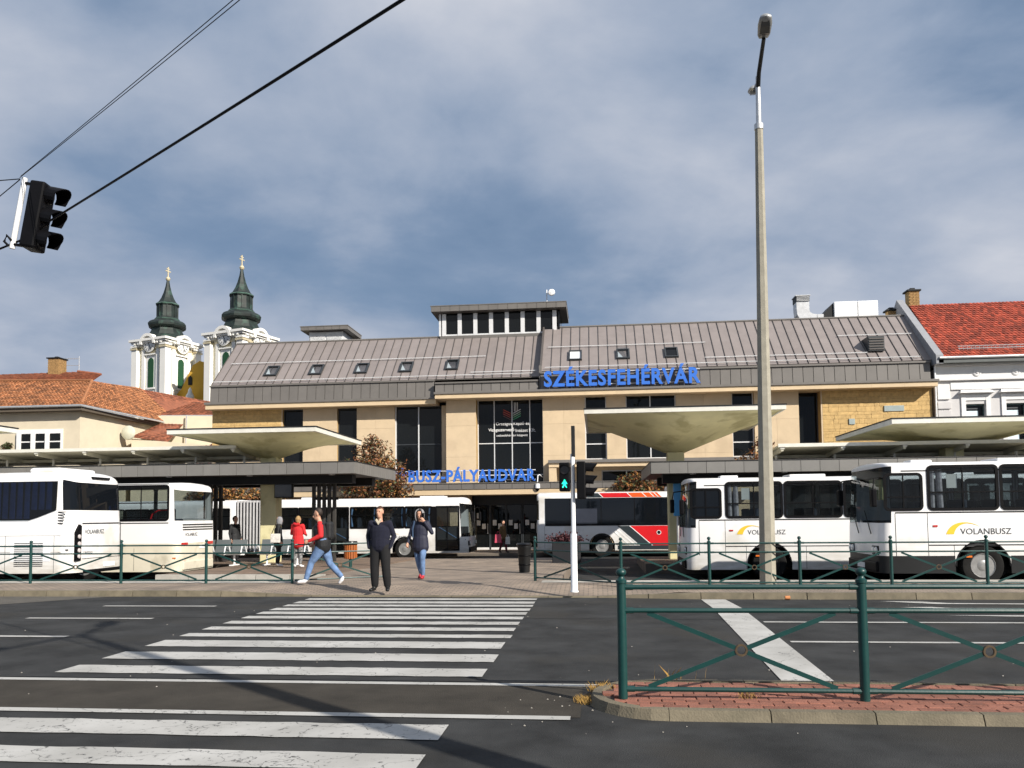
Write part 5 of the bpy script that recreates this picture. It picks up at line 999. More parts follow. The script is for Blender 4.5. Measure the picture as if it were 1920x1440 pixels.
    def seats(s, xs_, z=.94):
        me = MB().bbox(0, .10, -.45, .45, .35, 1.05, .04).bbox(-.38, .02, -.45, .45, .32, .44, .03).mesh('seat', mats=[seat_blue])
        for x in xs_:
            for y in (-.66, .66): put('seat', me, s.t, (s.sx * x, y, z), local=True)
    def mirror(s, x, y, z, side):
        m_ = s.p('mirror', MB().bbox(x - .06, x + .06, y - .10, y + .10, z - .22, z + .20, .03), black); s.p('mirror_arm', MB().tube([(x, y, z + .2), (x + .05, y * .96, z + .42), (x + .3, y * .9, z + .45)], .018, 6), black, m_, True)
    def front_face(s, zl=.72):
        for y in (-.86, .86):
            h = s.p('headlight', MB().bbox(-.01, .06, y - .22, y + .22, zl - .11, zl + .11, .02), black)
            for q in (-.1, .1): s.p('lamp', MB().lathe([(.085, 0), (.08, -.02), (.02, -.03)], 16, (-.01, y + q, zl), 'x'), mat('lamp_glass', (.6, .62, .62), .1), h, True)
        s.p('front_bumper', MB().bbox(-.05, .12, -s.W / 2 + .22, s.W / 2 - .22, .32, .56, .03), black); s.p('wiper', MB().tube([(-.03, -.7, 1.2), (-.0, -.2, 1.75)], .012, 5), black); s.p('wiper', MB().tube([(-.03, .2, 1.2), (-.0, .7, 1.75)], .012, 5), black)
        for y in (-.45, .45): s.p('windscreen_divider' if y > 9 else 'dashboard', MB().box(.25, .5, y - .4, y + .4, .95, 1.2), black)
    def hatch(s, x0, w=1.0, d=.9): s.p('roof_hatch', MB().bbox(x0, x0 + w, -d / 2, d / 2, s.H - .02, s.H + .07, .03), bus_white)
# ---- the two boxy buses on the right (front to the left)
def boxy(label, xf, yn, zg, L, H, dark_skirt, z0, z1, logo):
    b = Bus(label, xf, yn, zg, L, H); W_ = [(-1, .12, .95, z0, z1 - .17)]; x = 1.08
    while x + 1.5 < L - .5: W_.append((-1, x, x + 1.52, z0, z1)); x += 1.58
    F_ = [(1, a, c, d, e) for _, a, c, d, e in W_[1:]]; arches = [(2.22, .60, .46), (L - 3.0, .60, .46)]
    b.body(b.hole(W_ + F_), arches, rf=.24, roof_r=.13, fdrop=.015, rdrop=.05, front=(1.46, H - .135), rear=(1.6, H - .35), rake=.07, skirt=dark_skirt, skirt_z=.70, belt=1.2, skirt_m=mat('skirt_dark', (.011, .012, .013), .5, spec=.3))
    for i, (sd_, a, c, d, e) in enumerate(W_): b.pane(a, c, d, e, -1, bars=(d + (e - d) * .40,) if i else (d + .3,), vbars=(a + (c - a) * .5,), g=tint_glass if i == 0 and not dark_skirt else None)
    for sd_, a, c, d, e in F_: b.pane(a, c, d, e, 1)
    b.wheel(2.22, .47, .47, dark=not dark_skirt); b.wheel(L - 3.0, .47, .47); b.front_face(.82); b.mirror(-.12, -1.22, 2.05, -1); b.mirror(-.16, 1.2, 2.1, 1)
    b.strip('belt_trim', .34, L - .3, z0 - .075, z0 - .045, black); b.strip('gutter_trim', .5, L - .3, H - .26, H - .235, black); b.strip('panel_joint', .33, .345, .7, z0 - .08, dark_grey, d=.002)
    b.strip('panel_joint', 1.04, 1.052, .7, z0 - .08, dark_grey, d=.002); b.strip('rub_rail', 1.05, L - .4, .93, .955, dark_grey)
    for x in (1.6, 3.2, 4.7): b.strip('panel_joint', x, x + .01, zb_(b), .93, dark_grey, d=.002)
    b.strip('side_lamp', 1.85, 1.98, .66, .70, amber, d=.015); b.strip('side_lamp', 1.16, 1.26, 1.36, 1.40, redl, d=.015)
    b.logo(*logo); b.seats(np.arange(1.9, L - 1, .78)); b.hatch(1.1, .5, .5); b.hatch(3.0); b.hatch(7.0)
    b.p('driver_seat', MB().bbox(.9, 1.02, -1.0, -.5, .95, 1.95, .04), seat_blue); b.p('curtain', MB().tube([(1.2, -1.16, z0 + .05), (1.2, -1.16, z1 - .08)], .06, 8), mat('curtain_grey', (.35, .33, .36), .9, var=.3, scale=14)) ; b.p('curtain', MB().tube([(1.38, -1.16, z0 + .05), (1.36, -1.16, z1 - .08)], .07, 8), MATS['curtain_grey'])
    b.p('notice', MB().box(1.52, 1.75, -1.19, -1.18, z0 + .5, z0 + .82), mat('paper', (.7, .7, .68), .8)); b.p('destination_board', MB().box(.2, .24, -.7, .7, H - .55, H - .36), black); b.p('plate', MB().box(-.065, -.055, -.26, .26, .38, .50), white_paint)
    b.p('screen_sunshade', MB().box(.16, .2, -1.0, -.1, 2.0, H - .4), mat('sunshade', (.36, .36, .18), .8)); return b
def zb_(b): return b.zb + .02
boxy('white and black bus with yellow swoosh, nearest on the right edge', 6.50, 19.3, -.05, 11.0, 2.90, True, 1.75, 2.76, (1.44, 1.19, 1.10, .27))
R2 = boxy('all-white boxy bus behind the concrete lamp post', 2.67, 24.5, -.32, 11.0, 2.88, False, 1.73, 2.71, (1.36, 1.27, 1.02, .25)); R2.t.scale = (1.0746,) * 3
# ---- white coach at the left edge (rear towards the plaza)
b = Bus('white coach with dark blue curtained windows at the left edge', -25.9, 20.0, -.05, 12.0, 3.06, cat='coach'); L_ = b.L
b.body([], [(2.6, .60, .48), (8.6, .60, .48)], rf=.4, rr_=.42, roof_r=.34, front=(1.2, 2.6), rear=(1.98, 2.80), rake=.2, belt=1.2, belt_lean=.06, rdrop=.16)
b.glass.data.materials[0] = tint_glass; b.rglass.data.materials[0] = tint_glass; b.wheel(2.6, .48, .48); b.wheel(8.6, .48, .48)
pts = [(1.0, 1.72), (L_ - 1.22, 1.72), (L_ - .95, 1.80), (L_ - .45, 1.98), (L_ - .42, 2.76), (1.0, 2.76)]
b.p('window_recess', MB().prism(pts, -1.256, -1.251, 'y'), black); sw = b.p('side_window', MB().prism(pts, -1.284, -1.278, 'y'), coach_glass); b.p('side_window_far', MB().prism(pts, 1.255, 1.262, 'y'), tint_glass)  # flat black sheet stands in for the unlit interior behind the glass
for k in range(35): x = 4.2 + k * .21; cf = MB().tube([(x, 0, 1.76 if x < L_ - 1.2 else 2.0), (x + .02, 0, 2.74)], [.085, .07], 8); cf.v = [(q[0], -1.266 + q[1] * .11, q[2]) for q in cf.v]; b.p('curtain_fold', cf, mat('curtain_navy', (.018, .035, .12), .8, var=.3, scale=6), sw)
b.p('window_divider', MB().box(9.2, 9.26, -1.29, -1.25, 1.74, 2.74), black, sw)
for k in range(5): b.strip('vent_slot', L_ - .40 + .0, L_ - .17 - .02 * k, 1.92 - .075 * k, 1.945 - .075 * k, dark_grey, d=.006)
gr = b.strip('grille_panel', L_ - 1.75, L_ - .6, .62, 1.18, white_paint, d=.006)
for k in range(13): b.p('grille_slat', MB().box(L_ - 1.62, L_ - .8, -1.268, -1.257, .50 + .05 * k, .512 + .05 * k), dark_grey, gr)
for x in (L_ - 1.9, L_ - .5): b.strip('panel_joint', x, x + .01, .32, 1.3, dark_grey, d=.002)
b.strip('panel_joint', 3.5, L_ - .3, 1.30, 1.308, dark_grey, d=.002); b.strip('panel_joint', 3.5, L_ - .3, .86, .868, dark_grey, d=.002)
xr = L_ + .005
tl = b.p('tail_light_cluster', MB().prism([(-1.06, .62), (-.86, .62), (-.84, 1.55), (-.92, 1.60), (-1.06, 1.40)], xr - .05, xr + .012, 'x'), black)
for z in (.74, .90, 1.08, 1.27): b.p('tail_light', MB().lathe([(.06, 0), (.055, .02), (.01, .03)], 14, (xr + .012, -.95, z), 'x'), mat('tail_clear', (.55, .5, .5), .15), tl, True)
b.p('engine_cover_joint', MB().box(xr - .01, xr + .004, -.80, .95, .66, .672), dark_grey); b.p('engine_cover_joint', MB().box(xr - .01, xr + .004, -.80, .95, 1.62, 1.64), black); b.p('engine_cover_joint', MB().box(xr - .01, xr + .004, .94, .952, .66, 1.62), dark_grey)
for s_, y, z, w in (('VOLANBUSZ', -.70, 1.34, .85), ('CREDO', -.78, .80, .42)):
    me = fit(text_me(s_, 1, 0, .002, [text_grey]), w, w * .14); o = put('rear_lettering', me, b.t, (xr + .006, y, z), local=True); o.rotation_euler = (0, 0, rad(90))
b.p('number_plate', MB().box(xr, xr + .012, .15, .67, .40, .53), white_paint); b.p('rear_bumper', MB().bbox(L_ - .2, xr + .02, -.75, 1.0, .26, .36, .03), black)
b.p('air_conditioner', MB().bbox(L_ - 1.6, L_ - .7, -.8, .8, 3.0, 3.16, .07), bus_white); b.hatch(5); b.p('rear_spoiler', MB().bbox(L_ - .2, L_ - .05, -.3, .5, 2.86, 2.92, .02), black)
# ---- second bus on the left: boxy rear with cream lower half
b = Bus('white and cream bus seen from its rear corner, behind the left coach', -24.25, 24.3, -.31, 11.0, 3.18); L_ = b.L; W_ = [(-1, L_ - .35 - 1.9 * k - 1.86, L_ - .35 - 1.9 * k, 1.94, 3.06) for k in range(5)]; F_ = [(1, *w[1:]) for w in W_]
b.body(b.hole(W_ + F_), [(2.3, .60, .46), (L_ - 3.2, .60, .46)], rf=.32, rr_=.24, roof_r=.22, rdrop=.08, front=(1.4, 2.74), rear=(1.92, 2.94), belt=1.6, belt_lean=.05, skirt=True, skirt_z=1.2, skirt_m=bus_cream)
for w in W_: b.pane(*w[1:], -1, bars=(2.5,), vbars=((w[1] + w[2]) / 2,))
for w in F_: b.pane(*w[1:], 1)
b.wheel(2.3, .47, .47); b.wheel(L_ - 3.2, .47, .47); b.seats(np.arange(2, L_ - .8, .78)); b.strip('belt_trim', .4, L_ - .35, 1.84, 1.87, black); b.strip('gutter_trim', .4, L_ - .35, 3.09, 3.115, black)
b.p('grab_rail', MB().tube([(L_ - 1.2, -.9, 1.84), (L_ - 1.1, -.9, 2.14), (L_ - .9, -.9, 2.26), (L_ - .4, -.9, 2.29)], .025, 8), red_paint, None, True)
xr = L_ + .004
for z in (1.62, 1.70, 1.78): b.p('rear_vent', MB().box(xr - .01, xr + .008, -1.0, 1.0, z, z + .035), dark_grey)
for y in (-.85, .85):
    b.p('tail_light', MB().bbox(xr - .01, xr + .02, y - .22, y + .16, 1.12, 1.22, .01), redl); b.p('reflector', MB().box(xr, xr + .012, y - .08, y + .08, .60, .63), redl)
b.p('number_plate', MB().box(xr, xr + .012, .1, .55, 1.0, 1.12), white_paint); b.p('rear_bumper', MB().bbox(L_ - .1, xr + .05, -1.0, 1.0, .34, .62, .03), bus_cream)
me = fit(text_me('VOLANBUSZ', 1, 0, .002, [text_grey]), .8, .11); o = put('rear_lettering', me, b.t, (xr + .006, -.85, 1.42), local=True); o.rotation_euler = (0, 0, rad(90))
for x in (L_ - 1.5, L_ - 2.9): b.strip('panel_joint', x, x + .01, .34, 1.05, dark_grey, d=.002)
b.strip('side_lamp', L_ - .2, L_ - .08, .72, .755, amber, d=-.0)
# ---- red, grey and white bus (front to the right)
b = Bus('white bus with red and orange stripes and dark windows, behind the signal pole', 5.48, 38.5, -.33, 7.95, 2.98, sx=-1); L_ = b.L; b.t.scale = (1.05,) * 3
b.body([], [(5.0, .58, .50), (1.2, .58, .50)], rf=.3, rr_=.16, front=(1.1, 2.6), rear=(1.7, 2.6), rdrop=.06)
b.p('window_recess', MB().box(.45, L_ - .38, -1.254, -1.251, 1.42, 2.68), mat('recess_dark', (.012, .014, .022), .8)); gw = b.p('window_band', MB().box(.45, L_ - .38, -1.266, -1.260, 1.42, 2.68), coach_glass)  # dark sheet on the closed body, painted as the unlit cabin
for x in (1.6, 2.0, 3.5, 5.0, 6.4): b.p('window_joint', MB().box(x, x + .03, -1.269, -1.258, 1.44, 2.66), black, gw)
b.p('sliding_window', MB().box(5.2, 6.3, -1.272, -1.267, 1.50, 2.2), mat('sliding_glass', (.03, .035, .05), .1), gw); b.p('door', MB().box(.5, 1.5, -1.272, -1.263, .42, 2.6), tint_glass)
b.wheel(5.0, .50, .50); b.wheel(1.2, .50, .50)
dkg = mat('stripe_dark', (.022, .032, .038), .4)
def slant(x0, x1, z0, z1, lean, m, d=.006): b.p('livery_stripe', MB().prism([(x0, z0), (x1, z0), (x1 + lean, z1), (x0 + lean, z1)], -1.25 - d, -1.249, 'y'), m)
slant(4.9, 5.75, 2.70, 2.90, .2, dkg); slant(3.62, 4.9, 2.70, 2.90, .2, red_paint, .009); slant(2.3, 3.62, 2.70, 2.90, .2, orange_paint, .009)
for x in (2.42, 2.6, 2.95, 3.62, 4.9, 5.75): slant(x, x + .05, 2.70, 2.90, .2, white_paint, .012)
slant(2.75, 3.3, .52, 1.40, 1.0, dkg); slant(.4, 2.72, .52, 1.40, 1.0, red_paint, .009)
for x in (2.72, 3.3, 3.5, 3.72): slant(x, x + .05, .52, 1.40, 1.0, white_paint, .012)
b.strip('skirt_band', .5, 4.3, .34, .52, dkg); b.p('logo_ring', MB().lathe([(.10, 0), (.10, -.004), (.075, -.004), (.075, 0)], 18, (2.45, -1.264, 1.1), 'y'), white_paint); b.p('roof_unit', MB().bbox(.6, 2.0, -.8, .8, 2.95, 3.22, .09), bus_white); b.mirror(-.15, -1.25, 2.1, -1); b.front_face(.8)
b.p('rear_panel_joint', MB().box(L_ - .36, L_ - .35, -1.256, -1.249, .4, 1.4), dark_grey)
# ---- white articulated bus in front of the station
b = Bus('white articulated bus with bellows and blue curtains in front of the station', -5.95, 37.0, -.33, 9.6, 2.92, sx=-1); L_ = b.L; z0, z1 = 1.48, 2.48
W_ = [(-1, 1.75 + 1.32 * k, 1.75 + 1.32 * k + 1.28, z0, z1) for k in range(3)] + [(-1, 7.1, 8.2, z0, z1), (-1, 8.25, 9.2, z0, z1)]; F_ = [(1, .9 + 1.4 * k, .9 + 1.4 * k + 1.3, z0, z1) for k in range(6)]; D_ = [(-1, .45, 1.55, .42, z1), (-1, 5.75, 7.0, .42, z1)]
b.body(b.hole(W_ + F_ + D_, .02), [(3.05, .58, .49)], rf=.36, rr_=.05, front=(1.05, 2.62), rake=.12, rdrop=.0)
for w in W_: b.pane(*w[1:], -1, r=.04, bars=(2.1,))
for w in F_: b.pane(*w[1:], 1, r=.04)
for w in D_:
    d_ = b.pane(*w[1:], -1, r=.03, vbars=((w[1] + w[2]) / 2,), name='door'); b.p('door_bar', MB().tube([(w[1] + .15, -1.2, 1.0), (w[2] - .15, -1.2, 1.5)], .02, 6), curtain_or_lit_patch, d_)
b.strip('window_surround', 1.57, 1.74, z0, z1, black); b.strip('window_surround', 7.0, 7.1, z0, z1, black)
for x in (1.85, 3.0, 3.15, 4.35, 4.48, 5.6): b.p('curtain', MB().tube([(x, -1.18, z0 + .08), (x + .05, -1.18, 2.0), (x, -1.18, z1 - .05)], [.05, .03, .06], 8), curtain_or_lit_patch, None, True)
b.wheel(3.05, .49, .49); b.front_face(.75); b.mirror(-.18, -1.28, 2.0, -1); b.mirror(-.18, 1.2, 2.0, 1); b.seats(np.arange(2.2, 9, .8)); b.hatch(1.3, 1.2); b.hatch(6.9, 1.5); b.logo(-3.95, 1.0, .95, .24)
b.p('destination_board', MB().box(.22, .26, -.8, .8, 2.35, 2.6), black)
bel = b.p('bellows', MB().box(L_ + .02, L_ + 1.75, -1.05, 1.05, .5, 2.75), dark_grey)
for k in range(11):
    x = L_ + .06 + .16 * k; b.p('bellows_fold', MB().bbox(x, x + .07, -1.19, 1.19, .42, 2.86, .025), mat('bellows_grey', (.42, .42, .43), .7, var=.12), bel)
X0 = L_ + 1.8; tr = Bus.__new__(Bus); tr.t = b.t; tr.L, tr.H, tr.W, tr.sx, tr.zb = 7.2, 2.92, 2.5, -1, .30
def shifted(mb): mb.v = [(x + X0, y, z) for x, y, z in mb.v]; return mb
_p = Bus.p
class Trailer(Bus):
    def p(s, name, mb, m, parent=None, smooth=False): return _p(s, name, shifted(mb), m, parent, smooth)
tr.__class__ = Trailer; TW = [(-1, .25, 1.5, z0, z1), (-1, 3.0, 4.3, z0, z1), (-1, 4.35, 5.6, z0, z1), (-1, 5.65, 6.8, z0, z1)]
tr.body(tr.hole(TW, .02), [(4.6, .58, .49)], rf=.05, front=(5, 6), rear=(1.5, 2.5), rake=0, fdrop=0)
for w in TW: tr.pane(*w[1:], -1, r=.04, bars=(2.1,))
tr.wheel(4.6, .49, .49)
# ================================================================== PEOPLE
def capsule(mb, p, q, r0, r1, sx=1.0, side=Vector((1, 0, 0)), n=14):
    """rounded cone from p to q; cross-section widened by sx along `side`"""
    p, q = Vector(p), Vector(q); d = (q - p); ln = d.length or 1e-4; d = d / ln; a = side - d * side.dot(d); a = a.normalized() if a.length > .05 else d.orthogonal().normalized(); b = d.cross(a); rings = []
    for t in (-88, -60, -30, 0): rings.append((p + d * r0 * math.sin(rad(t)), r0 * math.cos(rad(t))))
    for k in (.33, .66): rings.append((p.lerp(q, k), r0 + (r1 - r0) * k))
    for t in (0, 30, 60, 88): rings.append((q + d * r1 * math.sin(rad(t)), r1 * math.cos(rad(t))))
    vs = [c + a * (r * sx * math.cos(2 * math.pi * k / n)) + b * (r * math.sin(2 * math.pi * k / n)) for c, r in rings for k in range(n)]
    mb.add(vs, [(i * n + k, i * n + (k + 1) % n, (i + 1) * n + (k + 1) % n, (i + 1) * n + k) for i in range(len(rings) - 1) for k in range(n)] + [tuple(range(n - 1, -1, -1)), tuple((len(rings) - 1) * n + k for k in range(n))])
def remesh(mb, voxel, smooth_it=3):
    me = mb.mesh('tmp'); o = bpy.data.objects.new('tmp', me); C.objects.link(o); r = o.modifiers.new('r', 'REMESH'); r.mode = 'VOXEL'; r.voxel_size = voxel; s_ = o.modifiers.new('s', 'SMOOTH'); s_.iterations = smooth_it; s_.factor = .5
    dg = bpy.context.evaluated_depsgraph_get(); out = bpy.data.meshes.new_from_object(o.evaluated_get(dg)); bpy.data.objects.remove(o); return out
def hand(caps, w, d, side, back, curl, tag_='skin', k=1.0):
    """palm, four bent fingers of unequal length and a thumb from the side of the palm"""
    w, d, side, back = Vector(w), Vector(d).normalized(), Vector(side).normalized(), Vector(back).normalized(); pal = w + d * .085 * k
    caps.append((w, pal, .030 * k, .034 * k, 1.25, side, tag_))
    for i, ln in enumerate((.068, .078, .072, .056)):
        o = side * (.033 - .022 * i) * k; a = pal + o; m_ = a + (d * math.cos(curl * .6) - back * math.sin(curl * .6)) * ln * .55 * k; e = m_ + (d * math.cos(curl * 1.5) - back * math.sin(curl * 1.5)) * ln * .5 * k
        caps.append((a, m_, .0105 * k, .0095 * k, 1, side, tag_)); caps.append((m_, e, .0095 * k, .008 * k, 1, side, tag_))
    t0 = w + d * .03 * k + side * .03 * k; t1 = t0 + (d * .7 + side * .7) * .045 * k; caps.append((t0, t1, .013 * k, .011 * k, 1, side, tag_)); caps.append((t1, t1 + (d * .95 + side * .2 - back * .2) * .032 * k, .011 * k, .009 * k, 1, side, tag_))
def person(label, loc, rz, J, mats, size=1.0, hair=None, hood=None, extras=None, build=1.0, coat=False, voxel=.011, hands=('L', 'R'), curl=.5, kl=1.0):
    """J: joints in metres for a 1.76 m figure facing -Y; mats: skin, top, sleeve, legs, shoes"""
    t = thing('person', label, 'person', loc, rz, 'people at the bus station'); t.scale = (size,) * 3; V_ = Vector; caps = []; X = V_((1, 0, 0)); g = lambda n: V_(J[n])
    pel, chest, neck, head = g('pelvis'), g('chest'), g('neck'), g('head'); side = (g('shL') - g('shR')).normalized(); hs = (g('hipL') - g('hipR')).normalized(); k = build
    caps.append((pel + V_((0, 0, -.02)), pel + V_((0, 0, .10)), .115 * k, .118 * k, 1.38, hs, 'legs')); mid = pel.lerp(chest, .5); caps.append((pel + V_((0, 0, .10)), mid, .122 * k, .120 * k, 1.30, side, 'top')); caps.append((mid, chest, .120 * k, .122 * k, 1.42, side, 'top')); caps.append((chest, chest + (neck - chest) * .62, .118 * k, .075, 1.5, side, 'top'))
    if coat: caps.append((pel + V_((0, 0, .08)), pel + V_((0, 0, -.16 if coat is True else -coat)), (.130 if coat is True else .122) * k, (.145 if coat is True else .122) * k, 1.35, hs, 'top'))
    caps.append((neck - V_((0, 0, .05)), head - V_((0, 0, .06)), .056, .054, 1, side, 'skin'))
    f = V_(J.get('face', (0, -1, 0))).normalized(); up = V_((0, 0, 1)); hside = f.cross(up).normalized()
    caps.append((head + up * .045 + f * -.012, head + up * .02 + f * .0, .088, .088, .90, hside, 'skin')); caps.append((head + f * .012 - up * .01, head - up * .075 + f * .034, .076, .052, .95, hside, 'skin'))
    caps.append((head + f * .09 + up * .012, head + f * .112 - up * .022, .010, .016, 1, hside, 'skin'))                # nose
    for s_ in (-1, 1): caps.append((head + hside * s_ * .082 + up * .012, head + hside * s_ * .086 - up * .026, .018, .013, .5, hside, 'skin'))   # ears
    caps.append((head + f * .080 + up * .036 - hside * .03, head + f * .080 + up * .036 + hside * .03, .014, .014, 1, up, 'skin')); caps.append((head + f * .088 - up * .052 - hside * .02, head + f * .088 - up * .052 + hside * .02, .010, .010, 1, up, 'skin'))
    for q in 'LR':
        sh, el, wr, hip, kn, an, toe = (g(n + q) for n in ('sh', 'el', 'wr', 'hip', 'kn', 'an', 'toe'))
        ka = 1 + (k - 1) * .35; caps += [(sh, el, .060 * ka, .049 * ka, 1, X, 'sleeve'), (el, wr, .049 * ka, .036, 1, X, 'sleeve'), (chest + (neck - chest) * .35, sh - (sh - chest) * .06, .088, .069 * ka, 1, X, 'top')]
        caps += [(hip, kn, .098 * k, .070 * kl, 1, X, 'legs'), (kn, kn.lerp(an, .4), .070 * kl, .068 * kl, 1, X, 'legs'), (kn.lerp(an, .4), an + (kn - an).normalized() * .05, .068 * kl, .056 * kl, 1.0, X, 'legs'), (an + V_((0, 0, -.005)), an.lerp(toe, .35) + V_((0, 0, -.02)), .045, .045, 1, X, 'shoes'), (an.lerp(toe, .2) - V_((0, 0, .025)), toe, .043, .034, 1.15, (toe - an).cross(up), 'shoes')]
        if q in hands:
            d = (wr - el).normalized(); bk = J.get('back' + q); bk = V_(bk) if bk else (side * (1 if q == 'L' else -1)); bk = (bk - d * bk.dot(d)).normalized(); sd_ = d.cross(bk) * (1 if q == 'L' else -1)
            if sd_.dot(f) < 0: sd_ = -sd_
            hand(caps, wr, d, sd_, bk, curl)
    for e in (extras or []): caps.append(e)
    mb = MB()
    for c in caps: capsule(mb, *c[:6])
    me = remesh(mb, voxel)
    order = ['skin', 'top', 'sleeve', 'legs', 'shoes']
    cen = np.empty(len(me.polygons) * 3); me.polygons.foreach_get('center', cen); cen = cen.reshape(-1, 3); best = np.full(len(cen), 1e9); idx = np.zeros(len(cen), int)
    for p, q, r0, r1, sx, sd_, tg in caps:
        p, q = np.array(p), np.array(q); d = q - p; u = np.clip(((cen - p) @ d) / max(d @ d, 1e-9), 0, 1); rel = cen - (p + u[:, None] * d); sv = np.array(V_(sd_).normalized()); la = rel @ sv; rel2 = rel - la[:, None] * sv * (1 - 1 / sx); dist = np.linalg.norm(rel2, axis=1) - (r0 + (r1 - r0) * u)
        m_ = dist < best; best[m_] = dist[m_]; idx[m_] = order.index(tg)
    me.materials.clear()
    for n in order: me.materials.append(mats[n])
    me.polygons.foreach_set('material_index', idx.astype(np.int32)); me.polygons.foreach_set('use_smooth', [True] * len(me.polygons)); put('body', me, t, local=True)
    eye = MB()
    for s_ in (-1, 1): eye.lathe([(.002, -.009), (.008, -.005), (.009, 0), (.008, .005), (.002, .009)], 8, tuple(head + f * .083 + hside * s_ * .031 + up * .018))
    eye.build('eyes', mat('eye_dark', (.02, .015, .012), .3), t, True, True)
    if hair:
        hb_ = MB(); capsule(hb_, head + up * .056 - f * .020, head + up * .030 - f * .026, .086, .088, .92, hside)
        if hair[1] > 0: capsule(hb_, head + up * .02 - f * .05, head - up * hair[1] - f * .055, .082, .06, 1.15, hside)
        if len(hair) > 2: capsule(hb_, head + up * .09 + f * .05 - hside * .03, head + up * .09 + f * .05 + hside * .03, .022, .022, 1, up)
        h = remesh(hb_, .012, 2); h.materials.append(hair[0]); h.polygons.foreach_set('use_smooth', [True] * len(h.polygons)); put('hair', h, t, local=True)
    if hood:
        hb_ = MB(); n = 14; vs = []
        for i, (zz, rr, fo) in enumerate(((-.17, .10, .0), (-.10, .118, .02), (-.02, .124, .045), (.06, .118, .05), (.115, .085, .035), (.14, .03, .0))):
            for kk in range(n):
                a = rad(-128 + 256 * kk / (n - 1)); vs.append(head + up * zz + (-f * math.cos(a) + hside * math.sin(a)) * rr + f * (.012 + fo * .3))
        hb_.add(vs, [(i * n + kk, i * n + kk + 1, (i + 1) * n + kk + 1, (i + 1) * n + kk) for i in range(5) for kk in range(n - 1)]); o = hb_.build('hood', hood, t, True, True); md = o.modifiers.new('s', 'SOLIDIFY'); md.thickness = .02
    return t
def J0(**kw):
    d = dict(pelvis=(0, 0, .95), chest=(0, .01, 1.28), neck=(0, .015, 1.47), head=(0, -.005, 1.64), shL=(.185, .015, 1.41), shR=(-.185, .015, 1.41), elL=(.25, .04, 1.12), elR=(-.25, .04, 1.12), wrL=(.26, -.03, .88), wrR=(-.26, -.03, .88), hipL=(.09, 0, .92), hipR=(-.09, 0, .92), knL=(.10, -.01, .50), knR=(-.10, -.01, .50), anL=(.11, .03, .085), anR=(-.11, .03, .085), toeL=(.135, -.12, .035), toeR=(-.135, -.12, .035)); d.update(kw); return d
skin = mat('skin', (.50, .27, .18), .6, var=.08, scale=12); jeans = mat('jeans', (.12, .20, .36), .9, var=.35, scale=7, bump=.3, bscale=60); navy = mat('navy_knit', (.005, .006, .018), .95, var=.2, scale=25, bump=.3, bscale=90); trousers = mat('black_trousers', (.004, .004, .005), .9, var=.3, scale=6); shoe_b = mat('black_shoe', (.008, .008, .008), .4); shoe_w = mat('white_shoe', (.70, .70, .72), .6); shoe_r = mat('red_shoe', (.40, .02, .03), .6)
vest_m = mat('vest_black', (.008, .009, .011), .75, var=.2, scale=14, bump=.4, bscale=18); red_cloth = mat('red_cloth', (.55, .018, .022), .85, var=.12, scale=9, bump=.2, bscale=25); dkblue = mat('dark_blue_jacket', (.010, .012, .030), .7, var=.2, scale=10, bump=.3, bscale=20); grey_hood = mat('grey_hood', (.22, .22, .23), .95); brown_c = mat('brown_coat', (.13, .075, .03), .9); print_m = mat('print_leggings', (.16, .16, .16), .9, var=.95, scale=16); hair_b = mat('hair_dark', (.02, .012, .008), .7); hair_br = mat('hair_brown', (.055, .022, .010), .7); hair_bl = mat('hair_blonde', (.30, .19, .08), .7)
MS = lambda top, sleeve, legs, shoes: dict(skin=skin, top=top, sleeve=sleeve, legs=legs, shoes=shoes)
# man standing at the kerb, hands in pockets
p = person('man in navy sweater and black trousers standing at the kerb, hands in pockets', (-4.57, 16.62, .10), rad(-4), J0(pelvis=(0, 0, .97), shL=(.20, .0, 1.43), shR=(-.20, .0, 1.43), elL=(.285, .06, 1.16), elR=(-.285, .06, 1.16), wrL=(.235, -.04, .92), wrR=(-.235, -.04, .92), hipL=(.10, 0, .93), hipR=(-.10, 0, .93), knL=(.13, -.01, .50), knR=(-.12, -.01, .50), anL=(.155, .03, .085), anR=(-.125, .03, .085), toeL=(.20, -.12, .035), toeR=(-.17, -.12, .035), head=(-.005, -.01, 1.66), face=(-.12, -1, .05)), MS(navy, navy, trousers, shoe_b), 1.0, (hair_br, 0, 1), build=1.28, hands=(), kl=1.35, coat=.02)
MB().prism([(-.065, 1.50), (0, 1.40), (.065, 1.50), (.04, 1.53), (0, 1.47), (-.04, 1.53)], -.125, -.10, 'y').build('shirt_collar', mat('shirt_cream', (.62, .55, .42), .8), p, local=True)
# man striding left in red sleeves and black vest
p = person('man with red sleeves, black vest and blue jeans striding to the left', (-6.3, 18.0, .12), rad(-90 + 8), J0(pelvis=(0, 0, .90), chest=(0, -.05, 1.24), neck=(0, -.07, 1.43), head=(0, -.12, 1.59), face=(0, -1, -.32), shL=(.205, -.03, 1.37), shR=(-.205, -.03, 1.37), elL=(.25, .0, 1.11), wrL=(.21, -.27, .99), elR=(-.25, -.02, 1.11), wrR=(-.22, -.24, .93), hipL=(.09, .0, .87), hipR=(-.09, 0, .87), knL=(.09, -.24, .51), anL=(.09, -.36, .12), toeL=(.10, -.52, .075), knR=(-.09, .14, .47), anR=(-.09, .42, .15), toeR=(-.10, .36, .035)), MS(vest_m, red_cloth, jeans, shoe_w), 1.02, (hair_b, 0), build=1.46, curl=.9, kl=1.05, coat=.03)
MB().bbox(-.15, .15, .06, .22, 1.02, 1.42, .06).build('backpack', vest_m, p, local=True)
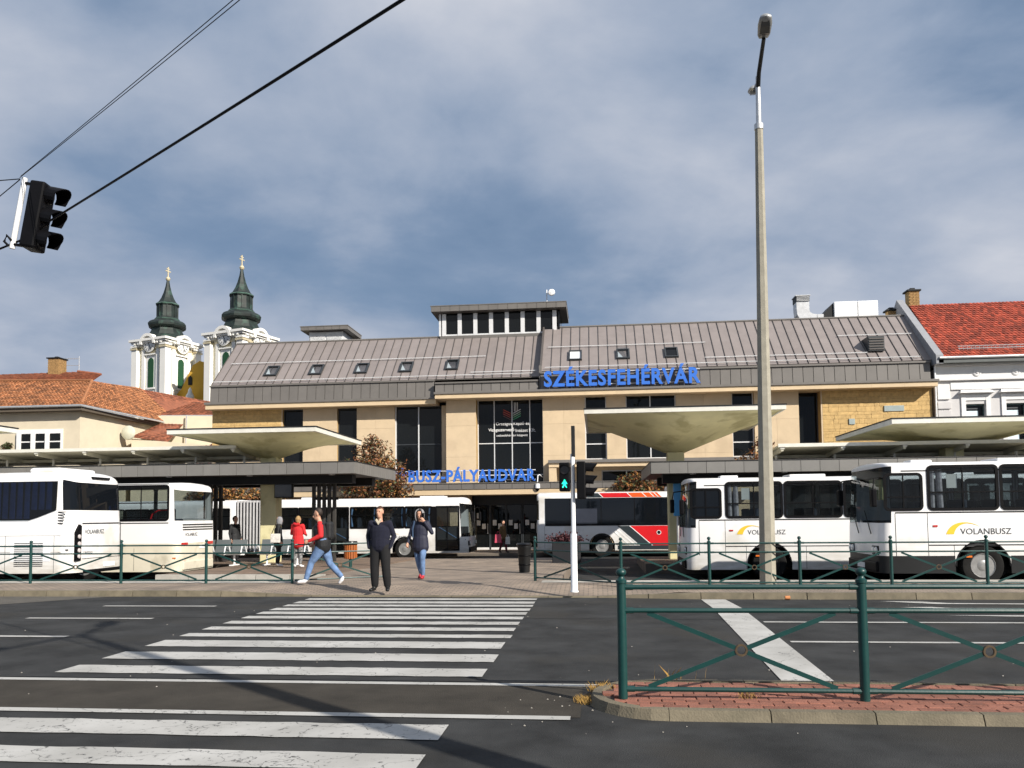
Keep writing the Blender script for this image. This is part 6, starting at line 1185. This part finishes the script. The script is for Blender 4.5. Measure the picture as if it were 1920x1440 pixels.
# man in hood with phone walking towards the camera
p = person('man in grey hood and dark jacket walking with a phone at his ear', (-4.40, 19.75, .11), rad(-8), J0(elL=(.30, .02, 1.16), wrL=(.145, -.12, 1.44), backL=(.5, -.6, -.2), wrR=(-.30, -.10, .90), elR=(-.28, .03, 1.13), knL=(.09, -.10, .52), anL=(.07, -.02, .085), toeL=(.09, -.18, .045), knR=(-.08, .02, .50), anR=(-.06, .22, .12), toeR=(-.08, .12, .035), head=(0, -.03, 1.63), face=(.05, -1, -.1)), MS(dkblue, dkblue, jeans, shoe_r), .99, (hair_b, 0, 1), grey_hood, build=1.15, coat=True, curl=1.0)
MB().bbox(.09, .155, -.15, -.135, 1.52, 1.66, .005).build('phone', black, p, local=True); MB().tube([(-.12, -.10, 1.46), (-.15, -.15, 1.25), (-.16, -.12, 1.05)], .02, 6).build('bag_strap', mat('strap_blue', (.03, .06, .12), .8), p, True, True)
# waiting women and others by the bench
p = person('woman in bright red jacket and patterned leggings seen from behind', (-9.7, 25.3, .06), rad(172), J0(elL=(.25, -.02, 1.14), wrL=(.18, -.22, 1.10), elR=(-.25, -.02, 1.14), wrR=(-.18, -.22, 1.10), head=(0, -.03, 1.61)), MS(red_cloth, red_cloth, print_m, shoe_w), .96, (hair_bl, .06), build=1.12, coat=True)
MB().tube([(-.10, .08, 1.47), (0, .12, 1.45), (.10, .08, 1.47)], .05, 8).build('hood_roll', red_cloth, p, True, True)
p = person('person in black coat and grey hood carrying a white shoulder bag', (-10.65, 26.0, .05), rad(120), J0(head=(0, -.03, 1.62)), MS(vest_m, vest_m, trousers, shoe_w), .95, None, grey_hood, build=1.12, coat=True)
t = thing('shoulder_bag', 'white shoulder bag with dark print hanging from the hooded person', 'bag', (-10.62, 25.68, .85)); MB().bbox(-.16, .16, -.05, .05, 0, .30, .02).build('bag', mat('bag_white', (.62, .60, .56), .7, var=.25, scale=14), t, local=True); MB().tube([(-.14, 0, .28), (-.05, .12, .60), (.08, .2, .62), (.14, 0, .28)], .012, 6).build('strap', black, t, True, True)
person('person in dark clothes standing behind the bench before the bus bellows', (-13.75, 29.4, .0), rad(70), J0(), MS(vest_m, vest_m, trousers, shoe_b), 1.0, (hair_b, .04), build=1.1, coat=True)
p = person('person in brown coat and red trousers walking past the station doors', (-4.75, 40.6, -.20), rad(60), J0(knL=(.09, -.10, .50), anL=(.09, -.14, .09), toeL=(.1, -.29, .04), knR=(-.09, .05, .5), anR=(-.09, .2, .11), toeR=(-.1, .08, .035)), MS(brown_c, brown_c, mat('maroon', (.12, .015, .03), .9), shoe_b), .93, (hair_b, .02), build=1.1, coat=True)
t = thing('shopping_bag', 'pink shopping bag held by the person at the station doors', 'bag', (-4.98, 40.35, .32)); MB().hexa([(-.17, -.07, 0), (.17, -.07, 0), (.17, .07, 0), (-.17, .07, 0), (-.14, -.04, .42), (.14, -.04, .42), (.14, .04, .42), (-.14, .04, .42)]).build('bag', mat('bag_pink', (.62, .08, .14), .6), t, local=True); MB().tube([(-.08, 0, .41), (-.04, 0, .56), (.04, 0, .56), (.08, 0, .41)], .01, 5).build('handle', mat('bag_pink', (.62, .08, .14)), t, True, True)
t = thing('shopping_bag', 'white shopping bag held low by the person at the station doors', 'bag', (-4.5, 40.4, .25)); MB().hexa([(-.12, -.06, 0), (.12, -.06, 0), (.12, .06, 0), (-.12, .06, 0), (-.10, -.04, .36), (.10, -.04, .36), (.10, .04, .36), (-.10, .04, .36)]).build('bag', mat('bag_white', (.6, .6, .6)), t, local=True); MB().tube([(-.06, 0, .35), (0, 0, .5), (.06, 0, .35)], .01, 5).build('handle', white_paint, t, True, True)
# ================================================================== TREES AND SHRUBS
leaf_brown = [mat('leaf_rust', (.17, .060, .020), .7, var=.4, scale=9), mat('leaf_dark', (.060, .030, .012), .7, var=.4, scale=9), mat('leaf_gold', (.28, .13, .028), .7, var=.4, scale=9), mat('leaf_green', (.045, .058, .018), .7, var=.4, scale=9)]; bark = mat('bark', (.07, .05, .035), .9, var=.3, scale=12)
def tree(name, label, x, y, zb, blobs, n, leaf, seed, mix=(0, 0, 1, 1, 2, 3), group='autumn trees and shrubs in the station yard', mats_=None):
    rr = random.Random(seed); t = thing(name, label, 'tree' if 'tree' in name else 'shrub', (x, y, zb), 0, group); mb = MB(); tops = [b for b in blobs]
    c0 = Vector((sum(b[0] for b in blobs) / len(blobs), sum(b[1] for b in blobs) / len(blobs), min(b[2] for b in blobs)))
    tk = MB().tube([(x, y, zb), (x + .05, y, zb + (c0.z - zb) * .5), (c0.x, c0.y, c0.z)], [.10, .075, .05], 8)
    for bx, by, bz, br in blobs:
        tk.tube([(c0.x, c0.y, c0.z - .4), ((c0.x + bx) / 2, by, (c0.z + bz) / 2), (bx, by, bz + br * .5)], [.05, .03, .008], 6)
        for _ in range(9): d = Vector((rr.uniform(-1, 1), rr.uniform(-1, 1), rr.uniform(-.2, 1))).normalized() * br * 1.12; tk.tube([(bx, by, bz - br * .3), (bx + d.x * .5, by + d.y * .5, bz + d.z * .4), (bx + d.x, by + d.y, bz + d.z)], [.02, .013, .004], 4)
    tk.build('trunk', bark, t, True); W_ = [b[3] ** 2 for b in blobs]
    for _ in range(int(n * .8)):
        bx, by, bz, br = rr.choices(blobs, W_)[0]; d = Vector((rr.gauss(0, 1), rr.gauss(0, 1), rr.gauss(0, 1))).normalized(); rad_ = br * (rr.random() ** .45) * (1 + .18 * math.sin(7 * d.x + 3 * d.z + seed) * math.cos(6 * d.y)); c = Vector((bx, by, bz)) + Vector((d.x, d.y, d.z * .9)) * rad_
        for _k in range(3):
            p_ = c + Vector((rr.gauss(0, .06), rr.gauss(0, .06), rr.gauss(0, .06))); s_ = leaf * rr.uniform(.45, 1.4); u = Vector((rr.uniform(-1, 1), rr.uniform(-1, 1), rr.uniform(-1, .6))).normalized(); w = u.cross(Vector((rr.uniform(-1, 1), rr.uniform(-1, 1), rr.uniform(-1, 1)))).normalized()
            mb.add([p_ - u * s_, p_ + w * s_ * .5, p_ + u * s_, p_ - w * s_ * .5], [(0, 1, 2, 3)], rr.choice(mix))
    mb.build('crown', mats_ or leaf_brown, t); return t
tree('autumn_tree', 'brown-leaved tree behind the end of the left canopy', -11.56, 40.4, -.20, [(-11.48, 40.4, 4.81, 0.98), (-11.86, 40.4, 3.89, 1.27), (-10.56, 40.4, 3.77, 1.03), (-11.33, 40.4, 2.85, 1.37), (-12.59, 40.4, 3.31, 0.92), (-10.21, 40.4, 2.86, 0.92), (-11.59, 40.4, 5.49, 0.52)], 3449, .085, 1)
tree('autumn_tree', 'brown and green shrub-like tree behind the slatted wind screen', -19.23, 40.4, -.20, [(-19.34, 40.4, 2.85, 1.03), (-17.97, 40.4, 2.74, 0.92), (-20.60, 40.4, 2.62, 0.92), (-16.94, 40.4, 2.62, 0.69)], 1954, .085, 2, mix=(0, 1, 2, 2, 3))
tree('autumn_tree', 'rust and green shrub above the striped bus', 2.52, 41.6, -.20, [(1.61, 41.6, 3.05, 0.78), (2.49, 41.6, 2.95, 0.83), (3.22, 41.6, 2.84, 0.62), (1.97, 41.6, 3.47, 0.47)], 1724, .085, 3, mix=(0, 0, 1, 3, 3, 2))
tree('autumn_tree', 'sparse rust-leaved tree behind the lamp post above the right canopy', 8.13, 40.4, -.20, [(7.74, 40.4, 4.29, 0.67), (8.53, 40.4, 4.40, 0.62), (7.18, 40.4, 3.95, 0.56), (8.19, 40.4, 5.07, 0.45), (9.31, 40.4, 4.06, 0.45)], 482, .085, 4, mix=(0, 0, 1, 2))
tree('climber_shrub', 'bright red creeper on the wall beside the orange-roofed house', -27.9, 57.0, -.33, [(-28.6, 57.2, 6.5, .8), (-27.6, 57.2, 6.4, .8), (-29.6, 57.1, 6.3, .6), (-26.8, 57.3, 6.2, .6)], 1300, .10, 6, mix=(0, 0, 0, 1), mats_=[mat('creeper_red', (.33, .012, .015), .7, var=.4, scale=6), mat('creeper_dark', (.12, .008, .010), .7)])
tree('balcony_shrub', 'small potted shrub on the ledge beside the white triple window', -40.9, 51.6, 6.2, [(-40.9, 51.6, 6.7, .35), (-40.75, 51.6, 6.95, .25)], 160, .09, 7, mix=(1, 3, 3))
for o in bpy.data.objects:
    if o.type == 'MESH' and len(o.data.materials) == 0: o.data.materials.append(dark_grey)
